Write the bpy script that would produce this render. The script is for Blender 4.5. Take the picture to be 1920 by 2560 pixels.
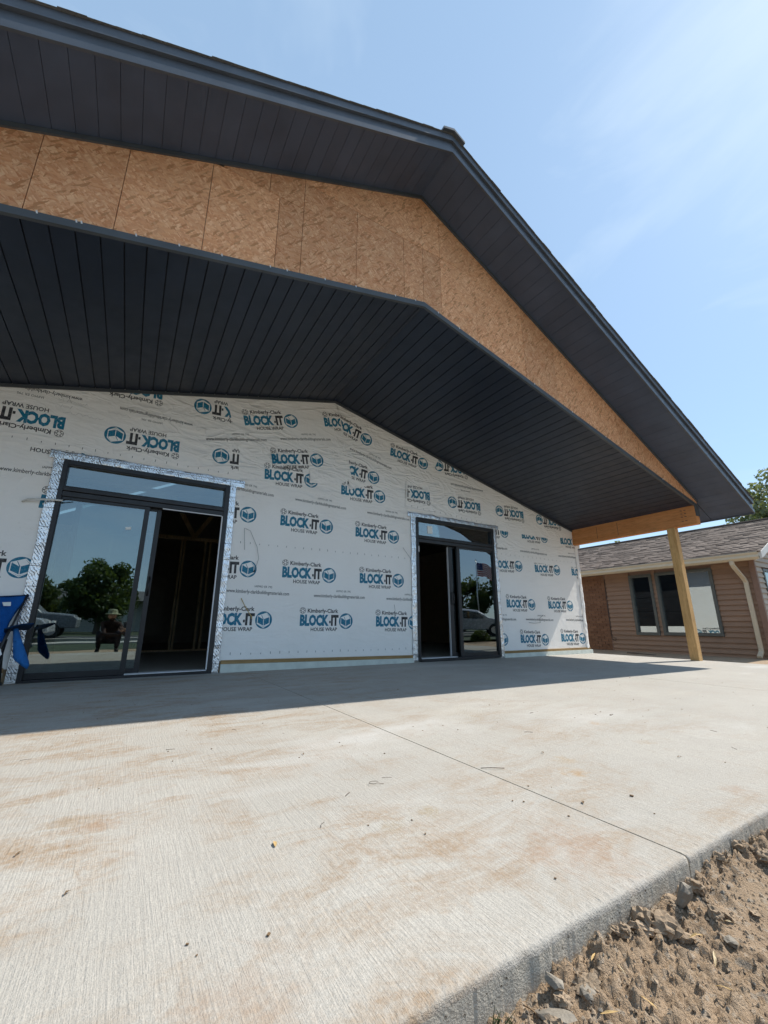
import bpy, bmesh, math, random
import numpy as np
from mathutils import Vector, Matrix
random.seed(7); RNG = np.random.default_rng(11)
R = math.radians
for o in list(bpy.data.objects): bpy.data.objects.remove(o)
SC = bpy.context.scene
COL = SC.collection

# ------------------------------------------------------------------ camera
YAW, PITCH, ROLL = R(31.3103), R(15.1727), R(0.0425)
CAM = Vector((0.0, -5.748, 0.601))
fw = Vector((math.sin(YAW)*math.cos(PITCH), math.cos(YAW)*math.cos(PITCH), math.sin(PITCH)))
rt = Vector((math.cos(YAW), -math.sin(YAW), 0)); up = rt.cross(fw)
rt, up = (math.cos(ROLL)*rt + math.sin(ROLL)*up), (-math.sin(ROLL)*rt + math.cos(ROLL)*up)
cd = bpy.data.cameras.new('camera'); cam = bpy.data.objects.new('camera', cd); COL.objects.link(cam)
cd.sensor_fit = 'HORIZONTAL'; cd.sensor_width = 36; cd.lens = 36*1023.69/1920
cd.clip_start = 0.03; cd.clip_end = 2000
cam.matrix_world = Matrix.Translation(CAM) @ Matrix((rt, up, -fw)).transposed().to_4x4()
SC.camera = cam

# ------------------------------------------------------------------ sky, sun, exposure
SUN_EL, SUN_AZ = R(50), R(8)            # azimuth: turned from +X towards -Y
sdir = Vector((math.cos(SUN_EL)*math.cos(SUN_AZ), -math.cos(SUN_EL)*math.sin(SUN_AZ), math.sin(SUN_EL)))
W = bpy.data.worlds.new('World'); SC.world = W; W.use_nodes = True
wn = W.node_tree; wn.nodes.clear()
def WN(t, **k):
    n = wn.nodes.new(t)
    for a, b in k.items(): setattr(n, a, b)
    return n
sky = WN('ShaderNodeTexSky', sky_type='NISHITA', sun_disc=False, sun_elevation=SUN_EL,
         sun_rotation=R(90)+SUN_AZ, altitude=200, air_density=1.0, dust_density=.40, ozone_density=1.6)
tc = WN('ShaderNodeTexCoord'); mp = WN('ShaderNodeMapping'); mp.inputs['Scale'].default_value = (1.6, 1.6, 4.2)
mp.inputs['Rotation'].default_value = (0.15, 0.4, 0.5)
nz = WN('ShaderNodeTexNoise'); nz.inputs['Scale'].default_value = 1.5; nz.inputs['Detail'].default_value = 5; nz.inputs['Roughness'].default_value = .55
nz.inputs['Distortion'].default_value = .5
cr = WN('ShaderNodeMapRange'); cr.inputs['From Min'].default_value = .46; cr.inputs['From Max'].default_value = .82; cr.inputs['To Max'].default_value = .55; cr.inputs['To Min'].default_value = .04
mx = WN('ShaderNodeMix', data_type='RGBA'); bg = WN('ShaderNodeBackground'); wo = WN('ShaderNodeOutputWorld')
tint = WN('ShaderNodeMix', data_type='RGBA', blend_type='MULTIPLY'); tint.inputs[0].default_value = 1; tint.inputs[7].default_value = (.88, .96, 1.0, 1)
wl = wn.links.new
wl(tc.outputs['Generated'], mp.inputs['Vector']); wl(mp.outputs[0], nz.inputs['Vector']); wl(nz.outputs['Fac'], cr.inputs['Value'])
veil = WN('ShaderNodeMix', data_type='RGBA'); veil.inputs[0].default_value = .78; veil.inputs[7].default_value = (.88, 1.30, 1.78, 1)
wl(sky.outputs[0], tint.inputs[6]); wl(tint.outputs[2], veil.inputs[6]); wl(veil.outputs[2], mx.inputs[6]); wl(cr.outputs[0], mx.inputs[0]); mx.inputs[7].default_value = (2.2, 2.6, 2.95, 1)
wl(mx.outputs[2], bg.inputs['Color']); bg.inputs['Strength'].default_value = .118; wl(bg.outputs[0], wo.inputs[0])
sl = bpy.data.lights.new('sun', 'SUN'); sl.energy = 2.0; sl.angle = R(.55); sl.color = (1, .945, .855)
so = bpy.data.objects.new('sun', sl); COL.objects.link(so); so.rotation_euler = sdir.to_track_quat('Z', 'Y').to_euler(); so.location = sdir*40
vs = SC.view_settings; SC.display_settings.display_device = 'sRGB'
vs.view_transform = 'Standard'; vs.look = 'None'; vs.gamma = 1; vs.use_curve_mapping = False; vs.exposure = 1.72
SC.render.engine = 'CYCLES'; SC.render.resolution_x = 768; SC.render.resolution_y = 1024; SC.render.resolution_percentage = 100
SC.cycles.max_bounces = 8; SC.cycles.transparent_max_bounces = 12

# ------------------------------------------------------------------ helpers
def V(*a): return Vector(a)
def wpos(o):
    p = Vector((0, 0, 0))
    while o is not None: p += o.location; o = o.parent
    return p
def link(o, parent=None, world=(0, 0, 0)):
    COL.objects.link(o); o.parent = parent
    o.location = Vector(world) - (wpos(parent) if parent else Vector((0, 0, 0)))
    return o
def thing(name, label, cat, loc=(0, 0, 0), group=None):
    o = bpy.data.objects.new(name, None); o.empty_display_size = .1; link(o, None, loc)
    return tag(o, label, cat, group)
def tag(o, label=None, cat=None, group=None, kind=None):
    for k, v in (('label', label), ('category', cat), ('group', group), ('kind', kind)):
        if v: o[k] = v
    return o
class MB:
    def __init__(s): s.v = []; s.f = []; s.m = []
    def add(s, vs, fs, mi=0):
        b = len(s.v); s.v += [tuple(x) for x in vs]; s.f += [tuple(b+i for i in f) for f in fs]; s.m += [mi]*len(fs); return s
    def box(s, x0, x1, y0, y1, z0, z1, mi=0):
        return s.add([(x, y, z) for z in (z0, z1) for y in (y0, y1) for x in (x0, x1)],
            [(0, 2, 3, 1), (4, 5, 7, 6), (0, 1, 5, 4), (2, 6, 7, 3), (0, 4, 6, 2), (1, 3, 7, 5)], mi)
    def obox(s, c, ax, ay, az, mi=0):      # oriented box: centre and three half axes
        c, ax, ay, az = map(Vector, (c, ax, ay, az))
        return s.add([c+i*ax+j*ay+k*az for k in (-1, 1) for j in (-1, 1) for i in (-1, 1)],
            [(0, 2, 3, 1), (4, 5, 7, 6), (0, 1, 5, 4), (2, 6, 7, 3), (0, 4, 6, 2), (1, 3, 7, 5)], mi)
    def prism_xz(s, poly, y0, y1, mi=0):   # convex polygon (x,z), counter-clockwise seen from -Y
        n = len(poly)
        return s.add([(x, y0, z) for x, z in poly]+[(x, y1, z) for x, z in poly],
            [tuple(range(n)), tuple(range(2*n-1, n-1, -1))]+[(i, n+i, n+(i+1) % n, (i+1) % n) for i in range(n)], mi)
    def prism_yz(s, poly, x0, x1, mi=0):
        n = len(poly)
        return s.add([(x0, y, z) for y, z in poly]+[(x1, y, z) for y, z in poly],
            [tuple(range(n-1, -1, -1)), tuple(range(n, 2*n))]+[(i, (i+1) % n, n+(i+1) % n, n+i) for i in range(n)], mi)
    def tube(s, pts, r, n=8, mi=0, cap=True):
        pts = [Vector(p) for p in pts]; rr = r if isinstance(r, (list, tuple)) else [r]*len(pts)
        b = len(s.v); prev = None
        for i, p in enumerate(pts):
            d = (pts[min(i+1, len(pts)-1)]-pts[max(i-1, 0)]).normalized()
            if prev is None: u = d.orthogonal().normalized()
            else: u = (prev-d*prev.dot(d)).normalized()
            prev = u; w = d.cross(u)
            s.v += [tuple(p+rr[i]*(math.cos(2*math.pi*k/n)*u+math.sin(2*math.pi*k/n)*w)) for k in range(n)]
        for i in range(len(pts)-1):
            for k in range(n):
                s.f.append((b+i*n+k, b+i*n+(k+1) % n, b+(i+1)*n+(k+1) % n, b+(i+1)*n+k)); s.m.append(mi)
        if cap:
            e = b+(len(pts)-1)*n
            s.f += [tuple(b+k for k in range(n-1, -1, -1)), tuple(e+k for k in range(n))]; s.m += [mi, mi]
        return s
    def mesh(s, name, mats, smooth=False):
        me = bpy.data.meshes.new(name); me.from_pydata(s.v, [], s.f)
        for m in (mats if isinstance(mats, (list, tuple)) else [mats]): me.materials.append(m)
        me.polygons.foreach_set('material_index', s.m)
        if smooth: me.polygons.foreach_set('use_smooth', [True]*len(s.f))
        me.update(); return me
    def build(s, name, mats, parent=None, smooth=False, bevel=0):
        o = bpy.data.objects.new(name, s.mesh(name, mats, smooth)); link(o, parent)
        if bevel:
            b = o.modifiers.new('bevel', 'BEVEL'); b.width = bevel; b.segments = 2; b.limit_method = 'ANGLE'
        return o
def grid_mesh(name, X, Y, Zf, mat, smooth=True):
    X = np.asarray(X); Y = np.asarray(Y); gx, gy = np.meshgrid(X, Y); gz = Zf(gx, gy)
    nx, ny = len(X), len(Y); co = np.stack([gx, gy, gz], -1).reshape(-1, 3)
    i = np.arange(nx*ny).reshape(ny, nx); q = np.stack([i[:-1, :-1], i[:-1, 1:], i[1:, 1:], i[1:, :-1]], -1).reshape(-1, 4)
    return np_mesh(name, co, q, mat, smooth)
def np_mesh(name, co, q, mats, smooth=False):
    me = bpy.data.meshes.new(name); k = q.shape[1]
    me.vertices.add(len(co)); me.vertices.foreach_set('co', np.asarray(co, np.float32).ravel())
    me.loops.add(q.size); me.loops.foreach_set('vertex_index', q.ravel().astype(np.int32))
    me.polygons.add(len(q)); me.polygons.foreach_set('loop_start', np.arange(0, q.size, k, dtype=np.int32))
    me.polygons.foreach_set('loop_total', np.full(len(q), k, np.int32))
    if smooth: me.polygons.foreach_set('use_smooth', np.ones(len(q), bool))
    for m in (mats if isinstance(mats, (list, tuple)) else [mats]): me.materials.append(m)
    me.update(); me.validate(); return me
_lat = RNG.random((256, 256))
def vnoise(x, y):
    xi = np.floor(x).astype(int); yi = np.floor(y).astype(int); fx = x-xi; fy = y-yi
    fx = fx*fx*(3-2*fx); fy = fy*fy*(3-2*fy); a = lambda i, j: _lat[(xi+i) % 256, (yi+j) % 256]
    return (a(0, 0)*(1-fx)+a(1, 0)*fx)*(1-fy)+(a(0, 1)*(1-fx)+a(1, 1)*fx)*fy
def fbm(x, y, s, oct=4, g=.5):
    t = 0; a = 1; n = 0
    for k in range(oct): t = t+a*vnoise(x*s+17*k, y*s+31*k); n += a; a *= g; s *= 2.03
    return t/n-.5

# ------------------------------------------------------------------ materials
class M:
    def __init__(s, name, rough=.6, metal=0, base=(.5, .5, .5), spec=None):
        s.m = bpy.data.materials.new(name); s.m.use_nodes = True; s.nt = s.m.node_tree
        s.b = s.nt.nodes['Principled BSDF']; s.out = s.nt.nodes['Material Output']
        s.b.inputs['Base Color'].default_value = (*base, 1); s.b.inputs['Roughness'].default_value = rough; s.b.inputs['Metallic'].default_value = metal
        if spec is not None: s.b.inputs['Specular IOR Level'].default_value = spec
        s._co = None
    def n(s, t, ins=None, **p):
        n = s.nt.nodes.new(t)
        for k, v in p.items(): setattr(n, k, v)
        for k, v in (ins or {}).items():
            if hasattr(v, 'is_output'): s.nt.links.new(v, n.inputs[k])
            else: n.inputs[k].default_value = v
        return n
    def L(s, a, b): s.nt.links.new(a, b)
    def pos(s, scale=(1, 1, 1), rot=(0, 0, 0), obj=False, loc=(0, 0, 0)):
        c = s.n('ShaderNodeTexCoord').outputs['Object'] if obj else s.n('ShaderNodeNewGeometry').outputs['Position']
        return s.n('ShaderNodeMapping', {'Vector': c, 'Scale': scale, 'Rotation': rot, 'Location': loc}).outputs[0]
    def noise(s, vec, scale, detail=4, rough=.55, dist=0):
        return s.n('ShaderNodeTexNoise', {'Vector': vec, 'Scale': scale, 'Detail': detail, 'Roughness': rough, 'Distortion': dist})
    def ramp(s, fac, a, b, c0=0., c1=1.):
        return s.n('ShaderNodeMapRange', {'Value': fac, 'From Min': a, 'From Max': b, 'To Min': c0, 'To Max': c1}, clamp=True).outputs[0]
    def mix(s, fac, a, b, mode='MIX'):
        n = s.n('ShaderNodeMix', data_type='RGBA', blend_type=mode)
        for i, v in ((0, fac), (6, a), (7, b)):
            if hasattr(v, 'is_output'): s.L(v, n.inputs[i])
            else: n.inputs[i].default_value = v if i == 0 else (*v[:3], 1)
        return n.outputs[2]
    def math(s, op, a, b=0.):
        n = s.n('ShaderNodeMath', operation=op)
        for i, v in ((0, a), (1, b)):
            if hasattr(v, 'is_output'): s.L(v, n.inputs[i])
            else: n.inputs[i].default_value = v
        return n.outputs[0]
    def col(s, c): s.L(c, s.b.inputs['Base Color'])
    def rgh(s, c): s.L(c, s.b.inputs['Roughness'])
    def vary(s, c, lo, hi):
        k = s.ramp(s.n('ShaderNodeObjectInfo').outputs['Random'], 0., 1., lo, hi)
        return s.mix(1., c, s.n('ShaderNodeCombineColor', {0: k, 1: k, 2: k}).outputs[0], 'MULTIPLY')
    def bump(s, h, strength=.5, dist=.01, prev=None):
        ins = {'Height': h, 'Strength': strength, 'Distance': dist}
        if prev: ins['Normal'] = prev
        n = s.n('ShaderNodeBump', ins); s.L(n.outputs[0], s.b.inputs['Normal']); return n.outputs[0]
MAT = {}
def simple(name, base, rough=.6, metal=0, var=.12, scale=6, bumps=0, bscale=60, spec=None):
    m = M(name, rough, metal, base, spec); p = m.pos()
    k = m.ramp(m.noise(p, scale, 5).outputs['Fac'], .25, .75, 1-var, 1+var)
    c = m.n('ShaderNodeMix', data_type='RGBA', blend_type='MULTIPLY'); c.inputs[0].default_value = 1; c.inputs[6].default_value = (*base, 1)
    cc = m.n('ShaderNodeCombineColor', {0: k, 1: k, 2: k}); m.L(cc.outputs[0], c.inputs[7]); m.col(m.vary(c.outputs[2], .93, 1.07))
    m.rgh(m.ramp(m.noise(p, scale*2.3, 3).outputs['Fac'], .3, .7, max(rough-.08, 0), min(rough+.08, 1)))
    if bumps: m.bump(m.noise(p, bscale, 4).outputs['Fac'], bumps, .004)
    MAT[name] = m.m; return m.m

def mk_concrete(name, stains=True, broom=True, base=(.50, .48, .44), blobs=()):
    m = M(name, .88, 0, base, .2); p = m.pos()
    dk = lambda k: tuple(x*k for x in base)
    c = m.mix(m.ramp(m.noise(p, .8, 5).outputs['Fac'], .3, .7), dk(.93), dk(1.06))
    fine = m.noise(p, 210, 3, .75).outputs['Fac']; c = m.mix(m.ramp(fine, .36, .60, .42, 0.), c, dk(.55))
    grit = m.noise(p, 75, 4, .7).outputs['Fac']; c = m.mix(m.ramp(grit, .40, .62, .22, 0.), c, dk(.62))
    if broom:
        bl = m.noise(m.pos((1, .05, 1)), 150, 4, .7, .4).outputs['Fac']; bl2 = m.noise(m.pos((1, .03, 1)), 33, 4, .6, .3).outputs['Fac']
        pat = m.ramp(m.noise(p, 1.7, 3).outputs['Fac'], .3, .7, .35, 1.)
        c = m.mix(m.math('MULTIPLY', m.ramp(bl, .38, .62, .27, 0.), pat), c, dk(.58))
        c = m.mix(m.math('MULTIPLY', m.ramp(bl2, .38, .64, .14, 0.), pat), c, dk(.62))
    if stains:
        xg = m.n('ShaderNodeSeparateXYZ', {0: m.n('ShaderNodeNewGeometry').outputs['Position']})
        near = m.ramp(xg.outputs[0], 3.6, .4, .18, 1.)
        n1 = m.noise(m.pos((.9, 1.3, 1)), 1.25, 7, .66, .7).outputs['Fac']; n2 = m.noise(m.pos((.8, 1.9, 1), loc=(3, 1, 0)), 3.1, 7, .7, .6).outputs['Fac']
        n4 = m.noise(p, 40, 5, .75).outputs['Fac']
        s1 = m.math('MULTIPLY', m.ramp(n1, .40, .56), m.ramp(n2, .43, .60)); s1 = m.math('MULTIPLY', s1, m.ramp(n4, .36, .60, .30, 1.))
        c = m.mix(m.math('MULTIPLY', m.math('MULTIPLY', s1, near), .95), c, (.29, .205, .13))
        n3 = m.noise(m.pos((1.6, .8, 1), loc=(7, 4, 0)), 4.4, 7, .72, .8).outputs['Fac']
        s2 = m.math('MULTIPLY', m.ramp(n3, .57, .70), m.math('MULTIPLY', near, m.ramp(n4, .35, .60, .3, 1.)))
        c = m.mix(m.math('MULTIPLY', s2, .55), c, (.27, .18, .105))
        gp = m.noise(m.pos(loc=(11, 2, 0)), 1.5, 6, .62).outputs['Fac']
        c = m.mix(m.ramp(gp, .46, .70, 0, .45), c, dk(.76))
        wp = m.noise(m.pos((.5, 1.0, 1), loc=(21, 5, 0)), 1.1, 5, .6).outputs['Fac']
        c = m.mix(m.ramp(wp, .55, .75, 0, .5), c, (.56, .56, .55))
        for (bx, by, br, bs, bc) in blobs:
            d = m.n('ShaderNodeVectorMath', {0: p, 1: (bx, by, 0)}, operation='DISTANCE').outputs['Value']
            wob = m.math('ADD', d, m.math('MULTIPLY', m.math('SUBTRACT', m.noise(p, 1.4/max(br, .04), 6, .72, .8).outputs['Fac'], .5), br*3.2))
            c = m.mix(m.math('MULTIPLY', m.ramp(wob, br*.1, br, bs, 0.), m.ramp(n4, .34, .6, .35, 1.)), c, bc)
    m.col(c)
    h = m.math('ADD', m.math('MULTIPLY', m.noise(p, 260, 2, .6).outputs['Fac'], .8), m.noise(p, 70, 3).outputs['Fac'])
    if broom: h = m.math('ADD', h, m.math('MULTIPLY', bl, 1.4))
    else:
        vv = m.n('ShaderNodeTexVoronoi', {'Vector': p, 'Scale': 62.}).outputs['Distance']
        pit = m.ramp(vv, .12, .20, 0., 1.); sel = m.ramp(m.noise(p, 26, 2).outputs['Fac'], .50, .56, 1., 0.); pit = m.math('MAXIMUM', pit, sel)
        m.col(m.mix(pit, dk(.42), c)); h = m.math('ADD', h, m.math('MULTIPLY', pit, 2.))
    m.bump(h, .6, .004)
    MAT[name] = m.m; return m.m
BLOBS = [(1.15, -4.89, .17, .55, (0.299, 0.194, 0.126)), (1.69, -4.5, .07, .75, (0.352, 0.224, 0.105)), (1.8, -4.38, .07, .5, (0.352, 0.255, 0.147)), (2.62, -4.02, .07, .6, (0.370, 0.265, 0.168)),
         (2.05, -4.94, .07, .5, (0.317, 0.224, 0.158)), (2.43, -4.41, .06, .5, (0.334, 0.255, 0.168)), (.94, -4.49, .05, .7, (0.290, 0.224, 0.126)), (.78, -4.51, .05, .6, (0.290, 0.224, 0.137)),
         (.02, -4.05, .06, .8, (0.299, 0.184, 0.105)), (-.07, -3.97, .07, .7, (0.282, 0.204, 0.126)), (-.35, -4.75, .16, .55, (0.299, 0.214, 0.137)), (.25, -4.9, .14, .45, (0.317, 0.224, 0.158)), (2.1, -3.3, .35, .25, (0.370, 0.306, 0.210))]
mk_concrete('slab_concrete', True, True, (.455, .43, .388), BLOBS)
mk_concrete('cast_concrete', False, False, (.50, .46, .39))

def mk_dirt():
    m = M('dirt', .95, 0, spec=.15); p = m.pos()
    a = m.noise(p, 5, 6, .65).outputs['Fac']; b = m.noise(p, 60, 5, .7).outputs['Fac']
    c = m.mix(m.ramp(a, .3, .7), (.33, .235, .155), (.48, .36, .25)); c = m.mix(m.ramp(b, .42, .66, .0, .55), c, (.26, .185, .12))
    v = m.n('ShaderNodeTexVoronoi', {'Vector': p, 'Scale': 95.}); c = m.mix(m.ramp(m.n('ShaderNodeSeparateColor', {0: v.outputs['Color']}).outputs[0], .86, .9, 0, .6), c, (.42, .36, .29))
    m.col(c); m.bump(m.math('ADD', b, m.math('MULTIPLY', m.noise(p, 240, 3, .7).outputs['Fac'], .6)), .9, .012); MAT['dirt'] = m.m
mk_dirt()
simple('clod', (.31, .235, .165), .95, var=.35, scale=30, bumps=.9, bscale=120, spec=.1)
simple('stone', (.24, .21, .17), .85, var=.3, scale=25, bumps=.7, bscale=110)
simple('straw', (.46, .31, .13), .7, var=.25, scale=40)
simple('straw_pale', (.50, .40, .25), .7, var=.25, scale=40)
simple('dead_leaf', (.16, .10, .05), .8, var=.3, scale=40)
simple('yellow_leaf', (.40, .33, .08), .7, var=.2, scale=60)
simple('twig', (.10, .075, .055), .85)
simple('lawn', (.035, .05, .02), .9, var=.4, scale=3, bumps=.6, bscale=40)
simple('asphalt', (.055, .055, .057), .9, var=.2, scale=2, bumps=.4, bscale=150)
simple('path', (.40, .38, .34), .9, var=.1, scale=2)

def wrinkles(m, p):
    def fold(rot, sc, f, dist):
        w = m.noise(m.n('ShaderNodeMapping', {'Vector': p, 'Rotation': (0, R(rot), 0), 'Scale': sc}).outputs[0], f, 2, .45, dist).outputs['Fac']
        return m.math('POWER', m.math('MAXIMUM', m.math('SUBTRACT', 1., m.math('ABSOLUTE', m.math('MULTIPLY', m.math('SUBTRACT', w, .5), 4.5))), 0.), 2.)
    z = m.n('ShaderNodeSeparateXYZ', {0: p}).outputs[2]
    amp = m.math('MULTIPLY', m.ramp(z, 1.7, 3.1, .18, 1.), m.ramp(m.noise(p, .9, 2).outputs['Fac'], .35, .62, .15, 1.))
    h = m.math('ADD', m.math('MULTIPLY', fold(42, (1., 1, 2.6), 1.5, 1.4), 1.), m.math('MULTIPLY', fold(-35, (1., 1, 3.0), 2.0, 1.1), .7))
    h = m.math('MULTIPLY', h, amp)
    return m.math('ADD', h, m.math('MULTIPLY', m.noise(p, 7, 4).outputs['Fac'], .45))
def mk_wrap():
    m = M('house_wrap', .55, 0, spec=.35); p = m.pos()
    a = m.noise(p, 1.3, 5).outputs['Fac']; d = m.noise(p, 26, 5, .75).outputs['Fac']
    c = m.mix(m.ramp(a, .3, .7), (.86, .83, .785), (.90, .88, .845)); c = m.mix(m.ramp(d, .60, .78, 0, .30), c, (.45, .41, .35))
    sp = m.n('ShaderNodeTexVoronoi', {'Vector': p, 'Scale': 34.}).outputs['Distance']; zz = m.n('ShaderNodeSeparateXYZ', {0: p}).outputs[2]
    mud = m.math('MULTIPLY', m.ramp(sp, .06, .12, 1., 0.), m.math('MULTIPLY', m.ramp(m.noise(p, 6, 3).outputs['Fac'], .52, .6), m.ramp(zz, .9, .25)))
    c = m.mix(m.math('MULTIPLY', mud, .6), c, (.2, .17, .14))
    m.col(c); h = wrinkles(m, p); b = m.bump(h, .6, .028); m.bump(m.noise(p, 420, 2).outputs['Fac'], .08, .002, b); MAT['wrap'] = m.m
    for nm, base in (('print_blue', (.004, .165, .275)), ('print_black', (.03, .03, .034))):
        k = M(nm, .5, 0, base, .3); q = k.pos(); k.col(k.mix(k.ramp(k.noise(q, 55, 3, .7).outputs['Fac'], .48, .72, 0, .22), base, (.6, .6, .58)))
        k.bump(wrinkles(k, q), .6, .028); MAT[nm] = k.m
    k = M('print_white', .5, 0, (.88, .86, .82), .3); k.bump(wrinkles(k, k.pos()), .6, .028); MAT['print_white'] = k.m
mk_wrap()

def mk_foil():
    m = M('foil', .16, 1.0, (.90, .91, .93)); p = m.pos()
    w = m.noise(m.pos((1, 1, .35)), 24, 4, .6, 1.5).outputs['Fac']; w2 = m.noise(m.pos((1, 1, 1), (0, R(40), 0)), 60, 3, .6, 2.).outputs['Fac']
    wv = m.n('ShaderNodeTexWave', {'Vector': m.pos((1, 1, 1), (0, R(35), 0)), 'Scale': 13., 'Distortion': 8., 'Detail': 4., 'Detail Roughness': .7}).outputs['Fac']
    ink = m.math('MULTIPLY', m.ramp(wv, .66, .78), m.ramp(m.noise(p, 17, 5, .8).outputs['Fac'], .45, .51))
    x = m.n('ShaderNodeSeparateXYZ', {0: p}); gx = m.math('ABSOLUTE', m.math('SUBTRACT', m.math('FRACT', m.math('MULTIPLY', x.outputs[2], 4.6)), .5))
    gx2 = m.math('ABSOLUTE', m.math('SUBTRACT', m.math('FRACT', m.math('MULTIPLY', x.outputs[0], 4.6)), .5))
    ln = m.math('MAXIMUM', m.ramp(gx, .012, .02, 1., 0.), m.ramp(gx2, .010, .016, 1., 0.)); ink = m.math('MAXIMUM', ink, ln)
    m.col(m.mix(m.math('MULTIPLY', ink, .80), (.90, .91, .93), (.03, .03, .035))); m.L(m.math('SUBTRACT', 1., m.math('MULTIPLY', ink, .9)), m.b.inputs['Metallic'])
    m.bump(m.math('ADD', w, m.math('MULTIPLY', w2, .5)), .55, .012); MAT['foil'] = m.m
mk_foil()

def mk_osb():
    m = M('osb', .75, 0, spec=.25)
    def lay(rot, sc, loc):
        p0 = m.n('ShaderNodeMapping', {'Vector': m.pos((1, .01, 1)), 'Location': loc, 'Rotation': (0, rot, 0)}).outputs[0]
        ds = m.n('ShaderNodeVectorMath', {0: p0, 1: m.n('ShaderNodeVectorMath', {0: m.noise(p0, 5, 3).outputs['Color'], 1: (.05, .05, .05)}, operation='MULTIPLY').outputs[0]}, operation='ADD').outputs[0]
        p1 = m.n('ShaderNodeMapping', {'Vector': ds, 'Scale': sc}).outputs[0]
        v = m.n('ShaderNodeTexVoronoi', {'Vector': p1, 'Scale': 1., 'Randomness': 1.}); e = m.n('ShaderNodeSeparateColor', {0: v.outputs['Color']})
        return e.outputs[0], e.outputs[1], v.outputs['Distance']
    a = lay(R(12), (13, 1, 60), (0, 0, 0)); b = lay(R(-48), (14, 1, 64), (3, 0, 5)); c_ = lay(R(52), (13.5, 1, 62), (9, 0, 2))
    col = m.mix(a[0], (.64, .275, .125), (.80, .42, .215)); col2 = m.mix(b[0], (.56, .225, .10), (.84, .47, .26)); col3 = m.mix(c_[0], (.58, .24, .105), (.90, .54, .31))
    col = m.mix(m.ramp(a[1], .55, .6), col, col2); col = m.mix(m.ramp(b[1], .62, .66), col, col3)
    col = m.mix(m.ramp(c_[1], .90, .93, 0, .7), col, (.40, .17, .065)); big = m.noise(m.pos(), 2.2, 3).outputs['Fac']
    col = m.mix(m.ramp(big, .3, .7, 0., .25), col, (.45, .24, .12)); m.col(m.vary(col, .84, 1.12))
    m.bump(m.math('ADD', a[2], m.math('ADD', b[2], c_[2])), .45, .003); MAT['osb'] = m.m
mk_osb()

def mk_wood(name, c0, c1, axis, dark=(.12, .07, .03), scale=14, rough=.7):
    m = M(name, rough, 0, spec=.25); sc = [1., 1., 1.]; sc[axis] = .06; p = m.pos(tuple(sc))
    n1 = m.noise(p, scale, 5, .6, 1.2).outputs['Fac']; n2 = m.noise(p, scale*9, 3, .6).outputs['Fac']
    c = m.mix(m.ramp(n1, .32, .68), c0, c1); c = m.mix(m.ramp(n2, .48, .70, 0, .5), c, dark)
    sk = [1., 1., 1.]; sk[axis] = .45; v = m.n('ShaderNodeTexVoronoi', {'Vector': m.pos(tuple(sk)), 'Scale': 3.2}).outputs['Distance']
    c = m.mix(m.ramp(v, .03, .075, .85, 0.), c, dark)
    bl = m.noise(m.pos(), 2.2, 4).outputs['Fac']; c = m.mix(m.ramp(bl, .5, .75, 0, .3), c, dark)
    m.col(c); m.bump(n2, .3, .003); MAT[name] = m.m
mk_wood('beam_wood', (.56, .225, .075), (.66, .30, .115), 1, (.22, .09, .035))
mk_wood('post_wood', (.52, .30, .115), (.68, .43, .19), 2, (.20, .11, .04), 18)
mk_wood('stud_wood', (.62, .45, .26), (.74, .56, .34), 2)
mk_wood('sill_wood', (.30, .19, .08), (.42, .28, .13), 0)

def metal_paint(name, base, rough=.42):
    m = M(name, rough, 0, base, .5); p = m.pos()
    m.col(m.vary(m.mix(m.ramp(m.noise(p, 3, 4).outputs['Fac'], .3, .7), tuple(x*.86 for x in base), tuple(x*1.16 for x in base)), .94, 1.06))
    m.rgh(m.ramp(m.noise(p, 7, 4).outputs['Fac'], .3, .7, rough-.07, rough+.09)); m.bump(m.noise(p, 500, 2).outputs['Fac'], .10, .001)
    MAT[name] = m.m
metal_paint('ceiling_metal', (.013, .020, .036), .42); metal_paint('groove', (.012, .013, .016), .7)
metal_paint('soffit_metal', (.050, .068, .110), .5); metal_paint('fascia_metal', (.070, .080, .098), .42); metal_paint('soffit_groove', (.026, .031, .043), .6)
metal_paint('trim_metal', (.062, .070, .078), .45); metal_paint('frame_black', (.014, .014, .016), .38)
simple('shingle_grey', (.10, .10, .10), .9, var=.4, scale=60, bumps=.6, bscale=200)
simple('foundation_paint', (.62, .66, .60), .85, var=.12, scale=8, bumps=.6, bscale=50)
simple('white_vinyl', (.62, .63, .64), .5, var=.05)
simple('plaster', (.30, .27, .22), .9); simple('sheathing', (.36, .25, .15), .85)
simple('sticker', (.75, .77, .74), .6, var=.04); simple('wire_white', (.72, .70, .64), .5); simple('wire_brown', (.42, .30, .10), .6); simple('wire_grey', (.25, .25, .25), .5)

def mk_glass(name, tint, refl, rough=0.0):
    m = M(name); nt = m.nt; nt.nodes.remove(m.b)
    lw = m.n('ShaderNodeLayerWeight', {'Blend': .35}); f = m.ramp(lw.outputs['Fresnel'], 0., 1., refl, 1.)
    wob = m.n('ShaderNodeBump', {'Height': m.noise(m.pos(), .9, 2).outputs['Fac'], 'Strength': .06, 'Distance': .02})
    g = m.n('ShaderNodeBsdfGlossy', {'Color': (.82, .92, .95, 1), 'Roughness': rough, 'Normal': wob.outputs[0]}); t = m.n('ShaderNodeBsdfTransparent', {'Color': (*tint, 1)})
    mxs = m.n('ShaderNodeMixShader', {0: f, 1: t.outputs[0], 2: g.outputs[0]}); m.L(mxs.outputs[0], m.out.inputs['Surface']); MAT[name] = m.m
mk_glass('door_glass', (.55, .62, .60), .17); mk_glass('house_glass', (.25, .28, .30), .24); mk_glass('car_glass', (.1, .11, .12), .12)
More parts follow.
